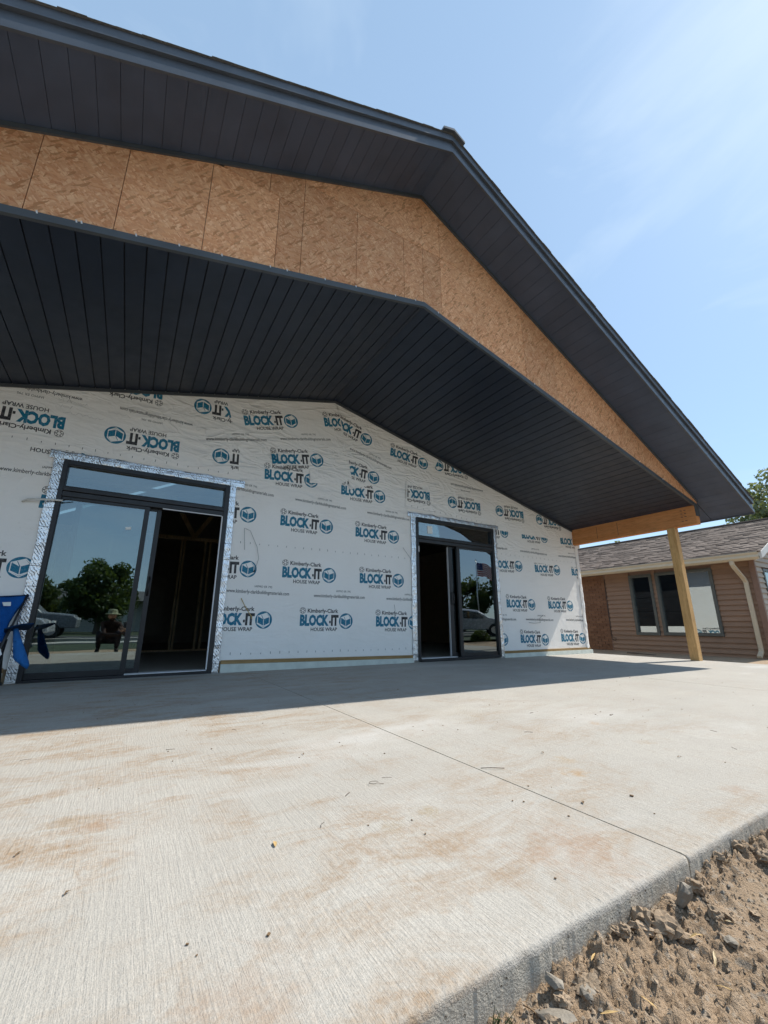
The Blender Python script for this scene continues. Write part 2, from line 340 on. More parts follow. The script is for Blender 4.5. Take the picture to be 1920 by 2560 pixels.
simple('siding_brown', (.27, .17, .112), .6, var=.10, scale=3, spec=.35)
simple('siding_beige', (.42, .35, .27), .6, var=.08, scale=3)
simple('brown_trim', (.20, .12, .085), .6); simple('gutter_beige', (.56, .48, .35), .5, var=.06); simple('rake_white', (.66, .64, .60), .5)
simple('window_bronze', (.075, .082, .075), .45); simple('room_dark', (.03, .03, .032), .9)
def mk_var(name, c0, c1, sc, rough=.85, zscale=1.):
    m = M(name, rough, 0, spec=.2); v = m.n('ShaderNodeTexWhiteNoise', {0: m.n('ShaderNodeNewGeometry').outputs['Random Per Island']}, noise_dimensions='1D') if False else None
    r = m.n('ShaderNodeNewGeometry').outputs['Random Per Island']; c = m.mix(r, c0, c1); n = m.noise(m.pos(), sc, 4, .7).outputs['Fac']
    c = m.mix(m.ramp(n, .4, .7, 0, .45), c, tuple(x*.45 for x in c0)); m.col(c); m.bump(n, .5, .004); MAT[name] = m.m
mk_var('shingle_brown', (.14, .105, .085), (.26, .205, .17), 55); mk_var('brick', (.17, .085, .05), (.25, .13, .075), 40); simple('mortar', (.16, .10, .07), .95)
def mk_leaf(name, c0, c1):
    m = M(name, .55, 0, spec=.3); r = m.n('ShaderNodeNewGeometry').outputs['Random Per Island']; c = m.mix(r, c0, c1); m.col(c)
    m.b.inputs['Subsurface Weight'].default_value = 0
    tr = m.n('ShaderNodeBsdfTranslucent'); m.L(m.mix(.5, c, (.20, .26, .03)), tr.inputs['Color'])
    mxs = m.n('ShaderNodeMixShader', {0: .35, 1: m.b.outputs[0], 2: tr.outputs[0]}); m.L(mxs.outputs[0], m.out.inputs['Surface']); MAT[name] = m.m
mk_leaf('leaf_a', (.022, .045, .014), (.055, .085, .028)); mk_leaf('leaf_b', (.12, .14, .07), (.26, .27, .15))
simple('bark', (.10, .075, .055), .9, var=.3, scale=12, bumps=.8, bscale=40)
def mk_fabric(name, base):
    m = M(name, .8, 0, base, .2); p = m.pos(); m.col(m.mix(m.ramp(m.noise(p, 7, 4).outputs['Fac'], .3, .7), tuple(x*.75 for x in base), tuple(x*1.2 for x in base)))
    h = m.math('ADD', m.noise(p, 11, 3, .5, .8).outputs['Fac'], m.math('MULTIPLY', m.noise(p, 900, 1).outputs['Fac'], .06)); m.bump(h, .9, .035); MAT[name] = m.m
mk_fabric('blue_fabric', (.006, .085, .32)); mk_fabric('blue_pale', (.02, .13, .38)); mk_fabric('blue_dark', (.006, .03, .085)); mk_fabric('cloth_red', (.045, .027, .023)); mk_fabric('cloth_dark', (.03, .03, .04)); mk_fabric('cloth_hat', (.30, .31, .20))
simple('black_steel', (.018, .018, .02), .45); simple('skin', (.45, .26, .18), .55); simple('steel', (.6, .61, .62), .35, 1.0); simple('rubber', (.02, .02, .02), .8)
simple('car_silver', (.42, .43, .45), .25, .3, var=.03, spec=.6); simple('car_grey', (.16, .17, .18), .28, .2, var=.03, spec=.6); simple('car_white', (.70, .70, .69), .28, 0, var=.03, spec=.6); simple('lamp_glass', (.7, .7, .68), .15); simple('phone_black', (.01, .01, .012), .25)
simple('flag_red', (.42, .02, .03), .75); simple('flag_white', (.75, .74, .72), .75); simple('flag_blue', (.015, .025, .13), .75); simple('house_white', (.68, .67, .63), .6)

# ------------------------------------------------------------------ key dimensions (metres; wall plane y = 0, porch towards -Y)
XA, ZA, SC_ = 2.514, 4.2297, .25          # ridge line, ceiling apex, ceiling slope
ZO, SR = 5.9413, .50                      # soffit apex, roof slope
YF, YS = -2.529, -3.132                   # gable face, fascia face
XR, XL = 8.7585, 2*2.514-8.7585           # side walls
XE = 9.349; XEL = 2*XA-XE
BX = 8.633; BXL = 2*XA-BX                 # inner faces of porch beams
YB = 9.0                                  # rear wall
ceil = lambda x: ZA-SC_*abs(x-XA)
soff = lambda x: ZO-SR*abs(x-XA)
slabz = lambda x: -.0045*(x-1)

# ------------------------------------------------------------------ ground
def lines(*segs):
    out = []
    for a, b, st in segs: out += list(np.arange(a, b-1e-6, st))
    return out+[segs[-1][1]]
GX = lines((-220, -40, 30), (-40, -6, 4), (-6, .3, .45), (.3, 2.7, .0055), (2.7, 5, .06), (5, 20, .5), (20, 40, 4), (40, 220, 30))
GY = lines((-220, -40, 30), (-40, -9, 3), (-9, -6, .3), (-6, -5.62, .04), (-5.62, -5.03, .0055), (-5.03, -4.6, .1), (-4.6, 12, .8), (12, 40, 4), (40, 220, 30))
def ground_z(x, y):
    base = -.072-.10*np.clip((x-8.8)/1.6, 0, 1)-.06*np.clip((-6.4-y)/3, 0, 1)
    near = np.clip(1-np.hypot(np.clip(np.abs(x-1.4)-1.4, 0, None), np.clip(np.abs(y+5.3)-.5, 0, None))/.5, 0, 1)
    d = np.clip((-5.05-y), 0, None)
    h = fbm(x, y, 2.3, 3)*.035+fbm(x+5, y, 9, 4, .6)*.030
    c = fbm(x, y+9, 30, 4, .62); rough = np.clip(fbm(x+3, y+3, 4, 2)*3+.55, .0, 1)*np.exp(-d*2.6)+.12
    h = h+np.abs(c)*.115*rough+.016*np.exp(-((d-.06)/.05)**2)*(fbm(x, y, 7, 2)+.4)
    h = h-.010*np.clip(d*2, 0, 1)
    inside = ((y > -4.9) & (x < 8.5))
    return base+h*near-np.where(inside, .25, 0)
g = bpy.data.objects.new('ground', grid_mesh('ground', GX, GY, ground_z, MAT['dirt'])); link(g); tag(g, kind='structure')
def sheet(name, x0, x1, y0, y1, z, m):
    o = MB().add([(x0, y0, z), (x1, y0, z), (x1, y1, z), (x0, y1, z)], [(0, 1, 2, 3)]).build(name, m); return tag(o, kind='structure')
sheet('lawn', -200, 200, -200, -8.2, -.105, MAT['lawn']); sheet('road', -200, 200, -21.5, -14.6, -.098, MAT['asphalt'])
sheet('lawn', 18.5, 200, -8.19, 200, -.12, MAT['lawn'])
p = MB().box(-200, 200, -13.6, -12.2, -.16, -.07).build('path', MAT['path']); tag(p, kind='structure')
p = MB().box(-200, 200, -14.6, -14.4, -.2, .02).build('kerb', MAT['path'], bevel=.02); tag(p, kind='structure')

# patio slab: a body with cast panels, saw-cut joints left open between them
SY = -5.06; SXR = 8.86
slab = MB().box(-9, SXR-.02, SY+.02, .0, -.33, -.05).build('patio_slab', MAT['cast_concrete']); tag(slab, kind='structure')
def slab_panel(x0, x1, y0, y1):
    bm = bmesh.new(); nx = max(2, int((x1-x0)/.35)); r = .013
    prof = [(y0, -.30), (y0, -.016), (y0+.0015, -.006), (y0+.007, -.0012), (y0+.016, -.0002), (y0+.030, 0)] + [(y0+.05+(y1-y0-.05)*k/14, 0) for k in range(1, 15)] + [(y1, -.30)]
    front = y0 < SY+.01; rows = []
    seg = [x0] + [x for x in list(np.arange(-8.5, .2, .5))+list(np.arange(.2, 2.6, .008))+list(np.arange(2.6, 9, .4)) if x0+.004 < x < x1-.004] + [x1]
    for x in seg:
        row = []
        for k, (y, z) in enumerate(prof):
            jy = jz = 0
            if 1 <= k <= 4:
                a = float(fbm(np.array([x]), np.array([.3*k]), 34, 3)[0]); b_ = float(fbm(np.array([x]), np.array([9.]), 120, 2)[0])
                jy = a*.006; jz = (-abs(a)*.003 if k < 4 else b_*.0032)
            row.append(bm.verts.new((x, y+jy, (slabz(x)+z if z > -.2 else z)+jz)))
        rows.append(row)
    for a, b in zip(rows, rows[1:]):
        for i in range(len(prof)-1):
            f = bm.faces.new((a[i], b[i], b[i+1], a[i+1])); f.material_index = 1 if (i < 1 or i == len(prof)-2) else 0; f.smooth = 1 <= i < 3
    bm.faces.new(rows[0]).material_index = 1; bm.faces.new(rows[-1][::-1]).material_index = 1
    me = bpy.data.meshes.new('slab_panel'); bm.to_mesh(me); bm.free(); me.materials.append(MAT['slab_concrete']); me.materials.append(MAT['cast_concrete'])
    o = bpy.data.objects.new('slab_panel', me); link(o, slab); return o
JX = [-9, -2.6, 1.372, 5.30, SXR]
for a, b in zip(JX, JX[1:]): slab_panel(a+(.003 if a > -9 else 0), b-(.003 if b < SXR else 0), SY, -.005)

# ------------------------------------------------------------------ the building under construction
BL = thing('building', 'gabled building under construction, its porch wall covered in printed white house wrap', 'building', (XA, 0, 0))
LD = (-.869, .984, 2.44); RD = (4.142, 6.033, 2.423)
w = MB()                                   # framed front wall around the two openings
GT = lambda x: soff(x)+.1
for a, b in ((XL, LD[0]), (LD[1], RD[0]), (RD[1], XR)): w.box(a, b, .003, .15, .0, 2.44)
w.box(LD[0], LD[1], .003, .15, LD[2], 2.4399+.001); w.box(RD[0], RD[1], .003, .15, RD[2], 2.44)
w.prism_xz([(XL, 2.441), (XR, 2.441), (XR, GT(XR)), (XA, GT(XA)), (XL, GT(XL))], .003, .15)
w.build('front_wall', MAT['sheathing'], BL)
MB().box(XL, XL+.15, .151, YB, -.1, soff(XR)+.05).build('side_wall', MAT['sheathing'], BL)
GD = (1.15, 3.75, .50, 2.45)              # right side wall opening, closed by an added dark door that keeps sun out
MB().box(XR-.15, XR, .151, GD[0], -.1, soff(XR)+.05).box(XR-.15, XR, GD[1], YB, -.1, soff(XR)+.05).box(XR-.15, XR, GD[0], GD[1], -.1, GD[2]).box(XR-.15, XR, GD[0], GD[1], GD[3], soff(XR)+.05).build('side_wall', MAT['sheathing'], BL)
gd = MB().box(XR-.12, XR-.06, GD[0], GD[1], GD[2], GD[3]).build('sun_block_door', MAT['frame_black'], BL)
for k in range(4): MB().box(XR-.0595, XR-.045, GD[0]+.02, GD[1]-.02, GD[2]+.02+k*.483, GD[2]+.478+k*.483).build('sun_block_panel', MAT['frame_black'], gd, bevel=.006)
rw = MB()                                   # rear wall with one window opening
for a, b, z0, z1 in ((XL, 7.35, 0, 2.9), (8.30, XR, 0, 2.9), (7.35, 8.30, 0, .95), (7.35, 8.30, 2.05, 2.9)): rw.box(a, b, YB, YB+.15, z0, z1)
rw.prism_xz([(XL, 2.901), (XR, 2.901), (XR, soff(XR)), (XA, soff(XA)), (XL, soff(XL))], YB, YB+.15); rw.build('rear_wall', MAT['plaster'], BL)
MB().box(XL, XR, .0, YB, -.3, .004).build('floor_slab', MAT['cast_concrete'], BL)
rwin = MB().box(7.35, 8.30, YB-.01, YB+.06, .95, 1.0).box(7.35, 8.30, YB-.01, YB+.06, 2.0, 2.05).box(7.35, 7.40, YB-.01, YB+.06, 1.0, 2.0).box(8.25, 8.3, YB-.01, YB+.06, 1.0, 2.0).box(7.40, 8.25, YB, YB+.05, 1.48, 1.53).build('rear_window', MAT['frame_black'], BL)
MB().box(7.4, 8.25, YB+.02, YB+.03, 1.0, 2.0).build('pane', MAT['door_glass'], rwin)
# foundation strip and sill plate along the front
def strip(x0, x1, za, zb, ta, tb, y0, y1, name, m):
    return MB().prism_xz([(x0, za), (x1, zb), (x1, tb), (x0, ta)], y0, y1).build(name, m, BL, bevel=.003)
def rough_strip(x0, x1, ta, tb, y0, name):
    m = MB(); n = max(4, int((x1-x0)/.03)); t = np.linspace(0, 1, n+1); vs = []
    for k, u in enumerate(t):
        x = x0+(x1-x0)*u; top = ta+(tb-ta)*u; e = float(fbm(np.array([x]), np.array([3.3]), 18, 3)[0])
        b = slabz(x)-.008+max(0, e)*.02
        vs += [(x, y0+e*.006, b), (x, y0, top), (x, .002, top), (x, .002, b)]
    fs = []
    for k in range(n):
        a, b = 4*k, 4*k+4
        for i in range(4): fs.append((a+i, a+(i+1) % 4, b+(i+1) % 4, b+i))
    fs += [(3, 2, 1, 0), (4*n, 4*n+1, 4*n+2, 4*n+3)]
    o = m.add(vs, fs).build(name, MAT['foundation_paint'], BL); return o
FS = ((XL, -.99, .112, .112), (1.085, 4.04, .100, .054), (6.12, XR+.10, .050, .046))
for x0, x1, ta, tb in FS: rough_strip(x0, x1, ta, tb, -.035, 'foundation'); strip(x0, x1-(.06 if x1 > 8 else 0), ta+.001, tb+.001, ta+.047, tb+.047, -.022, .002, 'sill_plate', MAT['sill_wood'])
MB().box(XR-.02, XR+.10, .003, YB, -.3, .046).build('foundation', MAT['foundation_paint'], BL, bevel=.006)

# house wrap sheets: (depth of face, polygon in wall x,z)
def ceil_poly(pts): return pts
SHEETS = [
 (-.004, None, 'house_wrap'),
 (-.0085, [(XL, 2.50), (-1.0, 2.545), (1.10, 2.575), (1.06, 3.2), (.80, ceil(.8)+.03), (XL, ceil(XL)+.03)], 'house_wrap'),
 (-.013, [(1.03, 3.075), (1.55, 3.085), (2.13, 2.90), (2.14, 2.70), (2.62, 2.735), (2.86, 2.9), (2.60, 4.0), (XA, ceil(XA)+.03), (.78, ceil(.78)+.03)], 'house_wrap'),
 (-.0175, [(2.83, 2.71), (3.38, 2.90), (4.0, 3.09), (4.55, 3.30), (4.75, ceil(4.75)+.03), (2.53, ceil(2.53)+.03), (2.60, 4.0)], 'house_wrap'),
 (-.0085, [(3.93, 2.56), (6.1, 2.425), (7.73, 2.41), (8.79, 2.56), (8.79, ceil(8.79)+.03), (3.99, ceil(3.99)+.03)], 'house_wrap')]
SHEETS[4] = (-.0135, SHEETS[4][1], 'house_wrap')
wraps = []
w = MB()
ft = lambda x, s: s[2]+.047+(s[3]-s[2])*(x-s[0])/(s[1]-s[0])
for a, b, s in ((XL, LD[0], FS[0]), (LD[1], RD[0], FS[1]), (RD[1], XR+.012, FS[2])):
    w.prism_xz([(a, ft(a, s)-.012), (b, ft(b, s)-.012), (b, 2.44), (a, 2.44)], -.004-.019*0, .0025)
w.prism_xz([(XL, 2.4405), (XR+.012, 2.4405), (XR+.012, ceil(XR)+.03), (XA, ceil(XA)+.03), (XL, ceil(XL)+.03)], -.004, .0025)
wraps.append(w.build('house_wrap', MAT['wrap'], BL))
def wavy(poly, amp=.012):
    out = []
    n = len(poly)
    for i in range(n):
        a, b = Vector(poly[i]), Vector(poly[(i+1) % n]); L = (b-a).length; k = max(1, int(L/.09)); nn = Vector((-(b-a).y, (b-a).x)).normalized()
        for j in range(k):
            q = a.lerp(b, j/k)
            if j and q.y < ceil(q.x)-.05: q = q+nn*float(fbm(np.array([q.x]), np.array([q.y]), 3.5, 2)[0])*amp*3
            out.append((q.x, q.y))
    return out
for yf, poly, nm in SHEETS[1:]:
    bm = bmesh.new(); pl = wavy(poly)
    f = [bm.verts.new((x, yf, z)) for x, z in pl]; b = [bm.verts.new((x, yf+.0035, z)) for x, z in pl]; n = len(pl)
    bm.faces.new(f); bm.faces.new(b[::-1])
    for i in range(n): bm.faces.new((f[(i+1) % n], f[i], b[i], b[(i+1) % n]))
    bmesh.ops.triangulate(bm, faces=[q for q in bm.faces if len(q.verts) > 4]); bmesh.ops.recalc_face_normals(bm, faces=bm.faces)
    me = bpy.data.meshes.new(nm); bm.to_mesh(me); bm.free(); me.materials.append(MAT['wrap']); o = bpy.data.objects.new(nm, me); link(o, BL); wraps.append(o)
# side wall wrap (seen mirrored in the neighbour's windows) and the crumpled fold at the corner
wraps.append(MB().box(XR+.0005, XR+.005, .004, GD[0], .08, soff(XR)-.02).box(XR+.0005, XR+.005, GD[1], YB, .08, soff(XR)-.02).box(XR+.0005, XR+.005, GD[0], GD[1], .08, GD[2]).box(XR+.0005, XR+.005, GD[0], GD[1], GD[3], soff(XR)-.02).build('house_wrap', MAT['wrap'], BL))
def crumple(name, u0, u1, v0, v1, nu, nv, fn, mat, amp, sc, parent=BL, seed=0):
    U = np.linspace(u0, u1, nu); Vv = np.linspace(v0, v1, nv); gu, gv = np.meshgrid(U, Vv)
    d = (np.abs(fbm(gu+seed, gv, sc, 3))+.5*np.abs(fbm(gu+seed+4, gv*.4, sc*1.7, 2)))*amp
    co = fn(gu, gv, d).reshape(-1, 3); i = np.arange(nu*nv).reshape(nv, nu); q = np.stack([i[:-1, :-1], i[:-1, 1:], i[1:, 1:], i[1:, :-1]], -1).reshape(-1, 4)
    o = bpy.data.objects.new(name, np_mesh(name, co, q, mat, False)); link(o, parent); return o
crumple('wrap_fold', XR-.08, XR+.03, .08, 2.33, 14, 90, lambda u, v, d: np.stack([u+fbm(v, u*0, 3, 3)*.03+.0*d, -.008-d*.8-.010*np.sin((u-XR+.08)/.11*3.14), v], -1), MAT['wrap'], .05, 9)
crumple('wrap_fold', XR-.03, XR+.10, 2.28, 2.40, 12, 12, lambda u, v, d: np.stack([u+fbm(v, u*0, 5, 3)*.03, -.010-d, v+fbm(u, v*0, 9, 2)*.05], -1), MAT['wrap'], .06, 12, seed=7)

# ---- prints
TXT = {}
def text2d(s, bold=.0, width=1., height=None):
    key = (s, bold)
    if key not in TXT:
        c = bpy.data.curves.new('t', 'FONT'); c.body = s; c.size = 1; c.offset = bold; c.resolution_u = 2; c.fill_mode = 'FRONT'
        o = bpy.data.objects.new('t', c); COL.objects.link(o); bpy.context.view_layer.update()
        me = bpy.data.meshes.new_from_object(o.evaluated_get(bpy.context.evaluated_depsgraph_get()))
        v = np.array([x.co[:2] for x in me.vertices]); f = [tuple(p.vertices) for p in me.polygons]
        bpy.data.objects.remove(o); bpy.data.curves.remove(c); bpy.data.meshes.remove(me)
        TXT[key] = (v, f)
    v, f = TXT[key]; lo = v.min(0); hi = v.max(0); cap = .73
    q = np.stack([(v[:, 0]-lo[0])/(hi[0]-lo[0])*width, v[:, 1]/cap*(height or cap/(hi[0]-lo[0])*width)], -1)
    return q, f
def ring2d(c, r0, r1, n=28):
    v = [(c[0]+r*math.cos(2*math.pi*k/n), c[1]+r*math.sin(2*math.pi*k/n)) for r in (r0, r1) for k in range(n)]
    return np.array(v), [(k, (k+1) % n, n+(k+1) % n, n+k) for k in range(n)]
def disc2d(c, r, n=36): return np.array([(c[0]+r*math.cos(2*math.pi*k/n), c[1]+r*math.sin(2*math.pi*k/n)) for k in range(n)]), [tuple(range(n))]
def poly2d(c, r, pts): return np.array([(c[0]+r*x, c[1]+r*y) for x, y in pts]), [tuple(range(len(pts)))]
def logo_parts():
    P = []   # (verts, faces, material, layer); unit = width of the bold word
    def put(vf, x, y, mi, lay=0): P.append((vf[0]+np.array([x, y]), vf[1], mi, lay))
    put(text2d('BLOCK', .058, .74, .240), 0, 0, 0); put(text2d('-', .04, .040, .240), .752, .0, 1); put(text2d('IT', .058, .20, .240), .80, 0, 1)
    put(text2d('Kimberly-Clark', .026, .80, .095), .185, .292, 1); put(text2d('HOUSE WRAP', .020, .685, .085), .28, -.138, 1)
    c = (.060, .335); put(ring2d(c, .066, .075), 0, 0, 1); put(ring2d(c, .030, .038, 12), 0, 0, 1)
    for k in range(6):
        a = k*math.pi/3; u = np.array([math.cos(a), math.sin(a)]); n = np.array([-u[1], u[0]]); o = np.array(c)
        P.append((np.array([o+u*.036+n*.006, o+u*.060+n*.012, o+u*.060-n*.012, o+u*.036-n*.006]), [(0, 3, 2, 1)], 1, 0))
    c = (1.205, .096); r = .19
    put(disc2d(c, r), 0, 0, 0)
    hexa = [(-.76, .49), (-.79, -.43), (0, -.92), (.71, -.46), (.71, .43), (.31, .86)]
    put(poly2d(c, r, hexa), 0, 0, 2, 1); put(poly2d(c, r*.90, hexa), 0, 0, 0, 2)
    put(poly2d(c, r, [(-.66, .42), (-.10, .10), (-.33, .58)]), 0, 0, 2, 3); put(poly2d(c, r, [(-.02, .09), (.63, .34), (.27, .77), (-.27, .58)]), 0, 0, 2, 3)
    put(poly2d(c, r, [(-.045, .08), (-.045, -.66), (.02, -.66), (.02, .08)]), 0, 0, 2, 3)
    put(poly2d(c, r, [(-.70, -.30), (-.70, -.40), (-.01, -.78), (-.01, -.66)]), 0, 0, 2, 3); put(poly2d(c, r, [(-.01, -.66), (-.01, -.78), (.66, -.44), (.66, -.34)]), 0, 0, 2, 3)
    return P
LP = logo_parts()
UV_, UF_ = text2d('www.kimberly-clarkbuildingmaterials.com', .010, .85, .050)
IV_, IF_ = text2d('IAPMO ER 795', .0, .24, .030)
UP = [(UV_, UF_, 1, 0), (IV_+np.array([.36, .085]), IF_, 1, 0)]
PM = lambda: [MAT['print_blue'], MAT['print_black'], MAT['print_white']]
def print_on(sheet_i, parts, x, z, ang, scale, name, clips, side=None):
    yf = SHEETS[sheet_i][0] if side is None else 0
    bm = bmesh.new(); ca, sa = math.cos(R(ang))*scale, math.sin(R(ang))*scale
    for v, f, mi, lay in parts:
        px = x+v[:, 0]*ca-v[:, 1]*sa; pz = z+v[:, 0]*sa+v[:, 1]*ca; y = yf-.0013-.0005*lay
        bv = [bm.verts.new((a, y, b)) for a, b in zip(px, pz)]
        for q in f:
            try: fc = bm.faces.new([bv[i] for i in q]); fc.material_index = mi
            except ValueError: pass
    for co, no in clips:
        bmesh.ops.bisect_plane(bm, geom=bm.verts[:]+bm.edges[:]+bm.faces[:], plane_co=co, plane_no=no, clear_outer=True)
    if not bm.faces: bm.free(); return None
    for fc in bm.faces:
        fc.normal_update()
        if fc.normal.y > 0: fc.normal_flip()
    if side is not None:
        for q in bm.verts: q.co = (XR+.0065-(q.co.y), q.co.x, q.co.z)
    me = bpy.data.meshes.new(name); bm.to_mesh(me); bm.free()
    for m in PM(): me.materials.append(m)
    o = bpy.data.objects.new(name, me); link(o, wraps[sheet_i] if side is None else wraps[5]); return o
def poly_clips(poly):
    c = Vector((sum(p[0] for p in poly)/len(poly), 0, sum(p[1] for p in poly)/len(poly))); out = []
    for (a, b) in zip(poly, poly[1:]+poly[:1]):
        e = Vector((b[0]-a[0], 0, b[1]-a[1])); n = Vector((e.z, 0, -e.x)).normalized(); p0 = Vector((a[0], 0, a[1]))
        if (c-p0).dot(n) > 0: n = -n
        out.append((p0-n*.006, n))
    return out
HULL = {1: [(XL, 2.52), (1.08, 2.585), (1.06, 3.2), (.82, ceil(.8)), (XL, ceil(XL))], 2: [(1.06, 3.09), (1.72, 3.05), (2.17, 2.89), (2.17, 2.72), (2.62, 2.75), (2.85, 2.9), (2.60, 3.98), (2.55, 4.3), (.82, 4.0)],
        3: [(2.62, 3.98), (2.86, 2.93), (2.9, 2.78), (3.38, 2.92), (4.5, 3.32), (4.7, 3.6), (2.6, 4.3)], 4: [(3.96, 2.57), (6.1, 2.44), (7.73, 2.425), (8.77, 2.55), (8.77, 2.8), (4.02, 4.0)]}
def convex_clips(i):
    if i == 2: return [((1.07, 0, 3), (-1, 0, -.08)), ((2.62, 0, 3.9), (1, 0, .18)), ((1.6, 0, 3.06), (-.33, 0, -1))] if False else [((2.62, 0, 3.95), (1, 0, .22))]
    if i == 3: return [((2.615, 0, 3.98), (-1, 0, -.23))]
    return poly_clips(HULL[i])
COLS = ((XL, -.875), (.99, 4.137), (6.04, XR+.01))
def clips_for(i, x, z, ang, w):
    if i: return convex_clips(i)
    if z > 2.47: return []
    x1 = x+w*math.cos(R(ang)); a, b = max(COLS, key=lambda c: min(c[1], x1)-max(c[0], x))
    return [((a, 0, 0), (-1, 0, 0)), ((b, 0, 0), (1, 0, 0))]
LOGOS = [(2, 1.096, 3.411, 15.2), (2, 2.35, 3.727, 12.9), (3, 2.415, 3.821, -16.4), (2, 1.539, 2.902, 11.0), (0, 1.445, 2.649, 2.9), (3, 2.55, 3.013, -5.6), (0, 2.683, 2.619, 0.5), (3, 3.613, 3.495, -5.8), (4, 4.475, 2.925, -178.6), (4, 5.738, 2.908, -178.4), (4, 7.003, 2.916, -178.5), (4, 8.239, 2.892, -178.5), (4, 5.433, 3.611, -177.1), (0, 5.661, 2.322, 1.6), (0, 6.906, 2.341, 1.4), (0, 8.192, 2.349, 0.4), (0, 6.005, 1.662, 0.8), (0, 7.226, 1.652, 1.3), (0, 8.47, 1.655, 0.9), (0, 6.294, 0.907, -0.1), (0, 7.542, 0.906, 0.3), (0, 6.61, 0.24, -1.7), (0, 7.853, 0.241, -1.4), (0, 5.427, 0.262, -1.5), (0, 0.603, 1.242, 1.0), (0, 1.801, 1.237, 0.0), (0, 3.047, 1.218, 0.4), (0, 0.865, 0.583, -0.1), (0, 2.1, 0.572, -0.1), (0, 3.346, 0.56, -0.7), (0, 1.724, 1.987, -0.3), (0, 2.957, 1.955, -0.2), (0, 0.54, 1.99, 1.7), (1, -0.942, 2.947, -179.0), (1, 0.288, 2.934, -178.8), (1, 1.23, 3.632, -177.0), (1, 1.539, 2.938, -178.0), (1, -0.001, 3.634, -176.4), (0, -1.007, 1.849, -1.4), (0, -1.761, 1.093, 1.5), (0, -1.36, 2.56, 0.), (0, -2.25, 1.85, 0.), (0, -2.35, .57, 0.), (1, -2.2, 2.947, 180.)]
URLS = [(1, -0.825, 3.253, -179.3), (1, 0.414, 3.243, 179.3), (0, -1.41, 2.206, 1.1), (2, 1.635, 3.298, 13.1), (2, 0.603, 3.042, 12.7), (3, 2.807, 3.412, -13.2), (0, 1.926, 2.384, -1.6), (0, 3.166, 2.353, -1.0), (0, 0.747, 2.416, -2.0), (0, 1.07, 0.993, -1.2), (0, 2.291, 0.968, -0.2), (0, 3.538, 0.962, -0.3), (0, 6.815, 2.038, -0.6), (0, 8.058, 2.035, 1.2), (0, 5.581, 2.026, 1.0), (0, 6.806, 0.656, -0.8), (0, 8.072, 0.653, -1.0), (0, 5.677, 0.656, -0.3), (4, 5.846, 3.212, 179.6)]
for i, x, z, a in LOGOS: print_on(i, LP, x, z, a, .60, 'printed_logo', clips_for(i, x, z, a, .84))
for i, x, z, a in URLS: print_on(i, UP, x, z, a, 1., 'printed_web_address', clips_for(i, x, z, a, .85))
for y, z in ((.12, .24), (4.0, .907), (5.2, 1.655)): print_on(0, LP, y, z, 0, .60, 'printed_logo', [((0, 0, 2.52), (0, 0, 1))], side=1)
def ticks(i, segs):
    m = MB(); yf = SHEETS[i][0]-.0014
    for x0, z0, x1, z1, st in segs:
        n = int(math.hypot(x1-x0, z1-z0)/st)
        for k in range(n):
            t = (k+.5)/n; x = x0+(x1-x0)*t; z = z0+(z1-z0)*t; h = random.uniform(.018, .034); a = random.uniform(-.002, .002)
            m.add([(x-.0028, yf, z), (x+.0028, yf, z), (x+.0028+a, yf, z+h), (x-.0028+a, yf, z+h)], [(0, 1, 2, 3)])
    m.build('printed_marks', MAT['print_black'], wraps[i])
def lap(x0, x1, z0, z1):
    pl = wavy([(x0, z0), (x1, z0), (x1, z1), (x0, z1)], .006); bm = bmesh.new(); f = [bm.verts.new((x, -.0062, z)) for x, z in pl]; b = [bm.verts.new((x, -.0038, z)) for x, z in pl]; n = len(pl)
    bm.faces.new(f); bm.faces.new(b[::-1]); [bm.faces.new((f[(i+1) % n], f[i], b[i], b[(i+1) % n])) for i in range(n)]
    bmesh.ops.triangulate(bm, faces=[q for q in bm.faces if len(q.verts) > 4]); bmesh.ops.recalc_face_normals(bm, faces=bm.faces); me = bpy.data.meshes.new('lap_seam'); bm.to_mesh(me); bm.free(); me.materials.append(MAT['wrap']); link(bpy.data.objects.new('lap_seam', me), wraps[0])
lap(.99, 4.135, 1.555, 1.64); lap(6.04, 8.68, 1.84, 1.915); lap(-3.6, -.88, 1.60, 1.69)
ticks(0, [(1.0, 1.655, 4.1, 1.655, .128), (1.0, .205, 4.1, .19, .128), (6.05, 1.93, 8.7, 1.93, .128)]); ticks(1, [(-2.2, 2.59, 1.0, 2.61, .128)]); ticks(4, [(4.0, 2.60, 6.2, 2.49, .128)])

# ---- loose wires and handwriting on the wrap
def wire(pts, m, r=.004, nm='wire'): 
    P = []
    for a, b in zip(pts, pts[1:]): P += [Vector(a).lerp(Vector(b), t) for t in (0, .34, .67)]
    P.append(Vector(pts[-1])); return MB().tube(P, r, 6).build(nm, m, BL, True)
wire([(-1.153, -.01, 1.886), (-1.1, -.05, 1.91), (-.95, -.07, 1.925), (-.80, -.06, 1.938)], MAT['wire_white'], .011)
wire([(-.80, -.06, 1.938), (-.72, -.075, 1.965)], MAT['black_steel'], .006)
wire([(1.253, -.02, 1.568), (1.235, -.03, 1.72), (1.223, -.022, 1.868), (1.303, -.03, 1.839), (1.414, -.03, 1.621), (1.449, -.03, 1.46), (1.404, -.03, 1.285)], MAT['wire_grey'], .0028)
wire([(1.395, -.03, 1.27), (1.41, -.034, 1.30)], MAT['black_steel'], .009)
wire([(1.266, -.012, .917), (1.30, -.05, .84), (1.36, -.06, .747), (1.415, -.05, .678), (1.42, -.04, .655)], MAT['wire_brown'], .0055)
wire([(3.869, -.01, 1.85), (3.90, -.03, 1.79), (4.0, -.04, 1.67), (4.042, -.03, 1.619)], MAT['wire_grey'], .003)
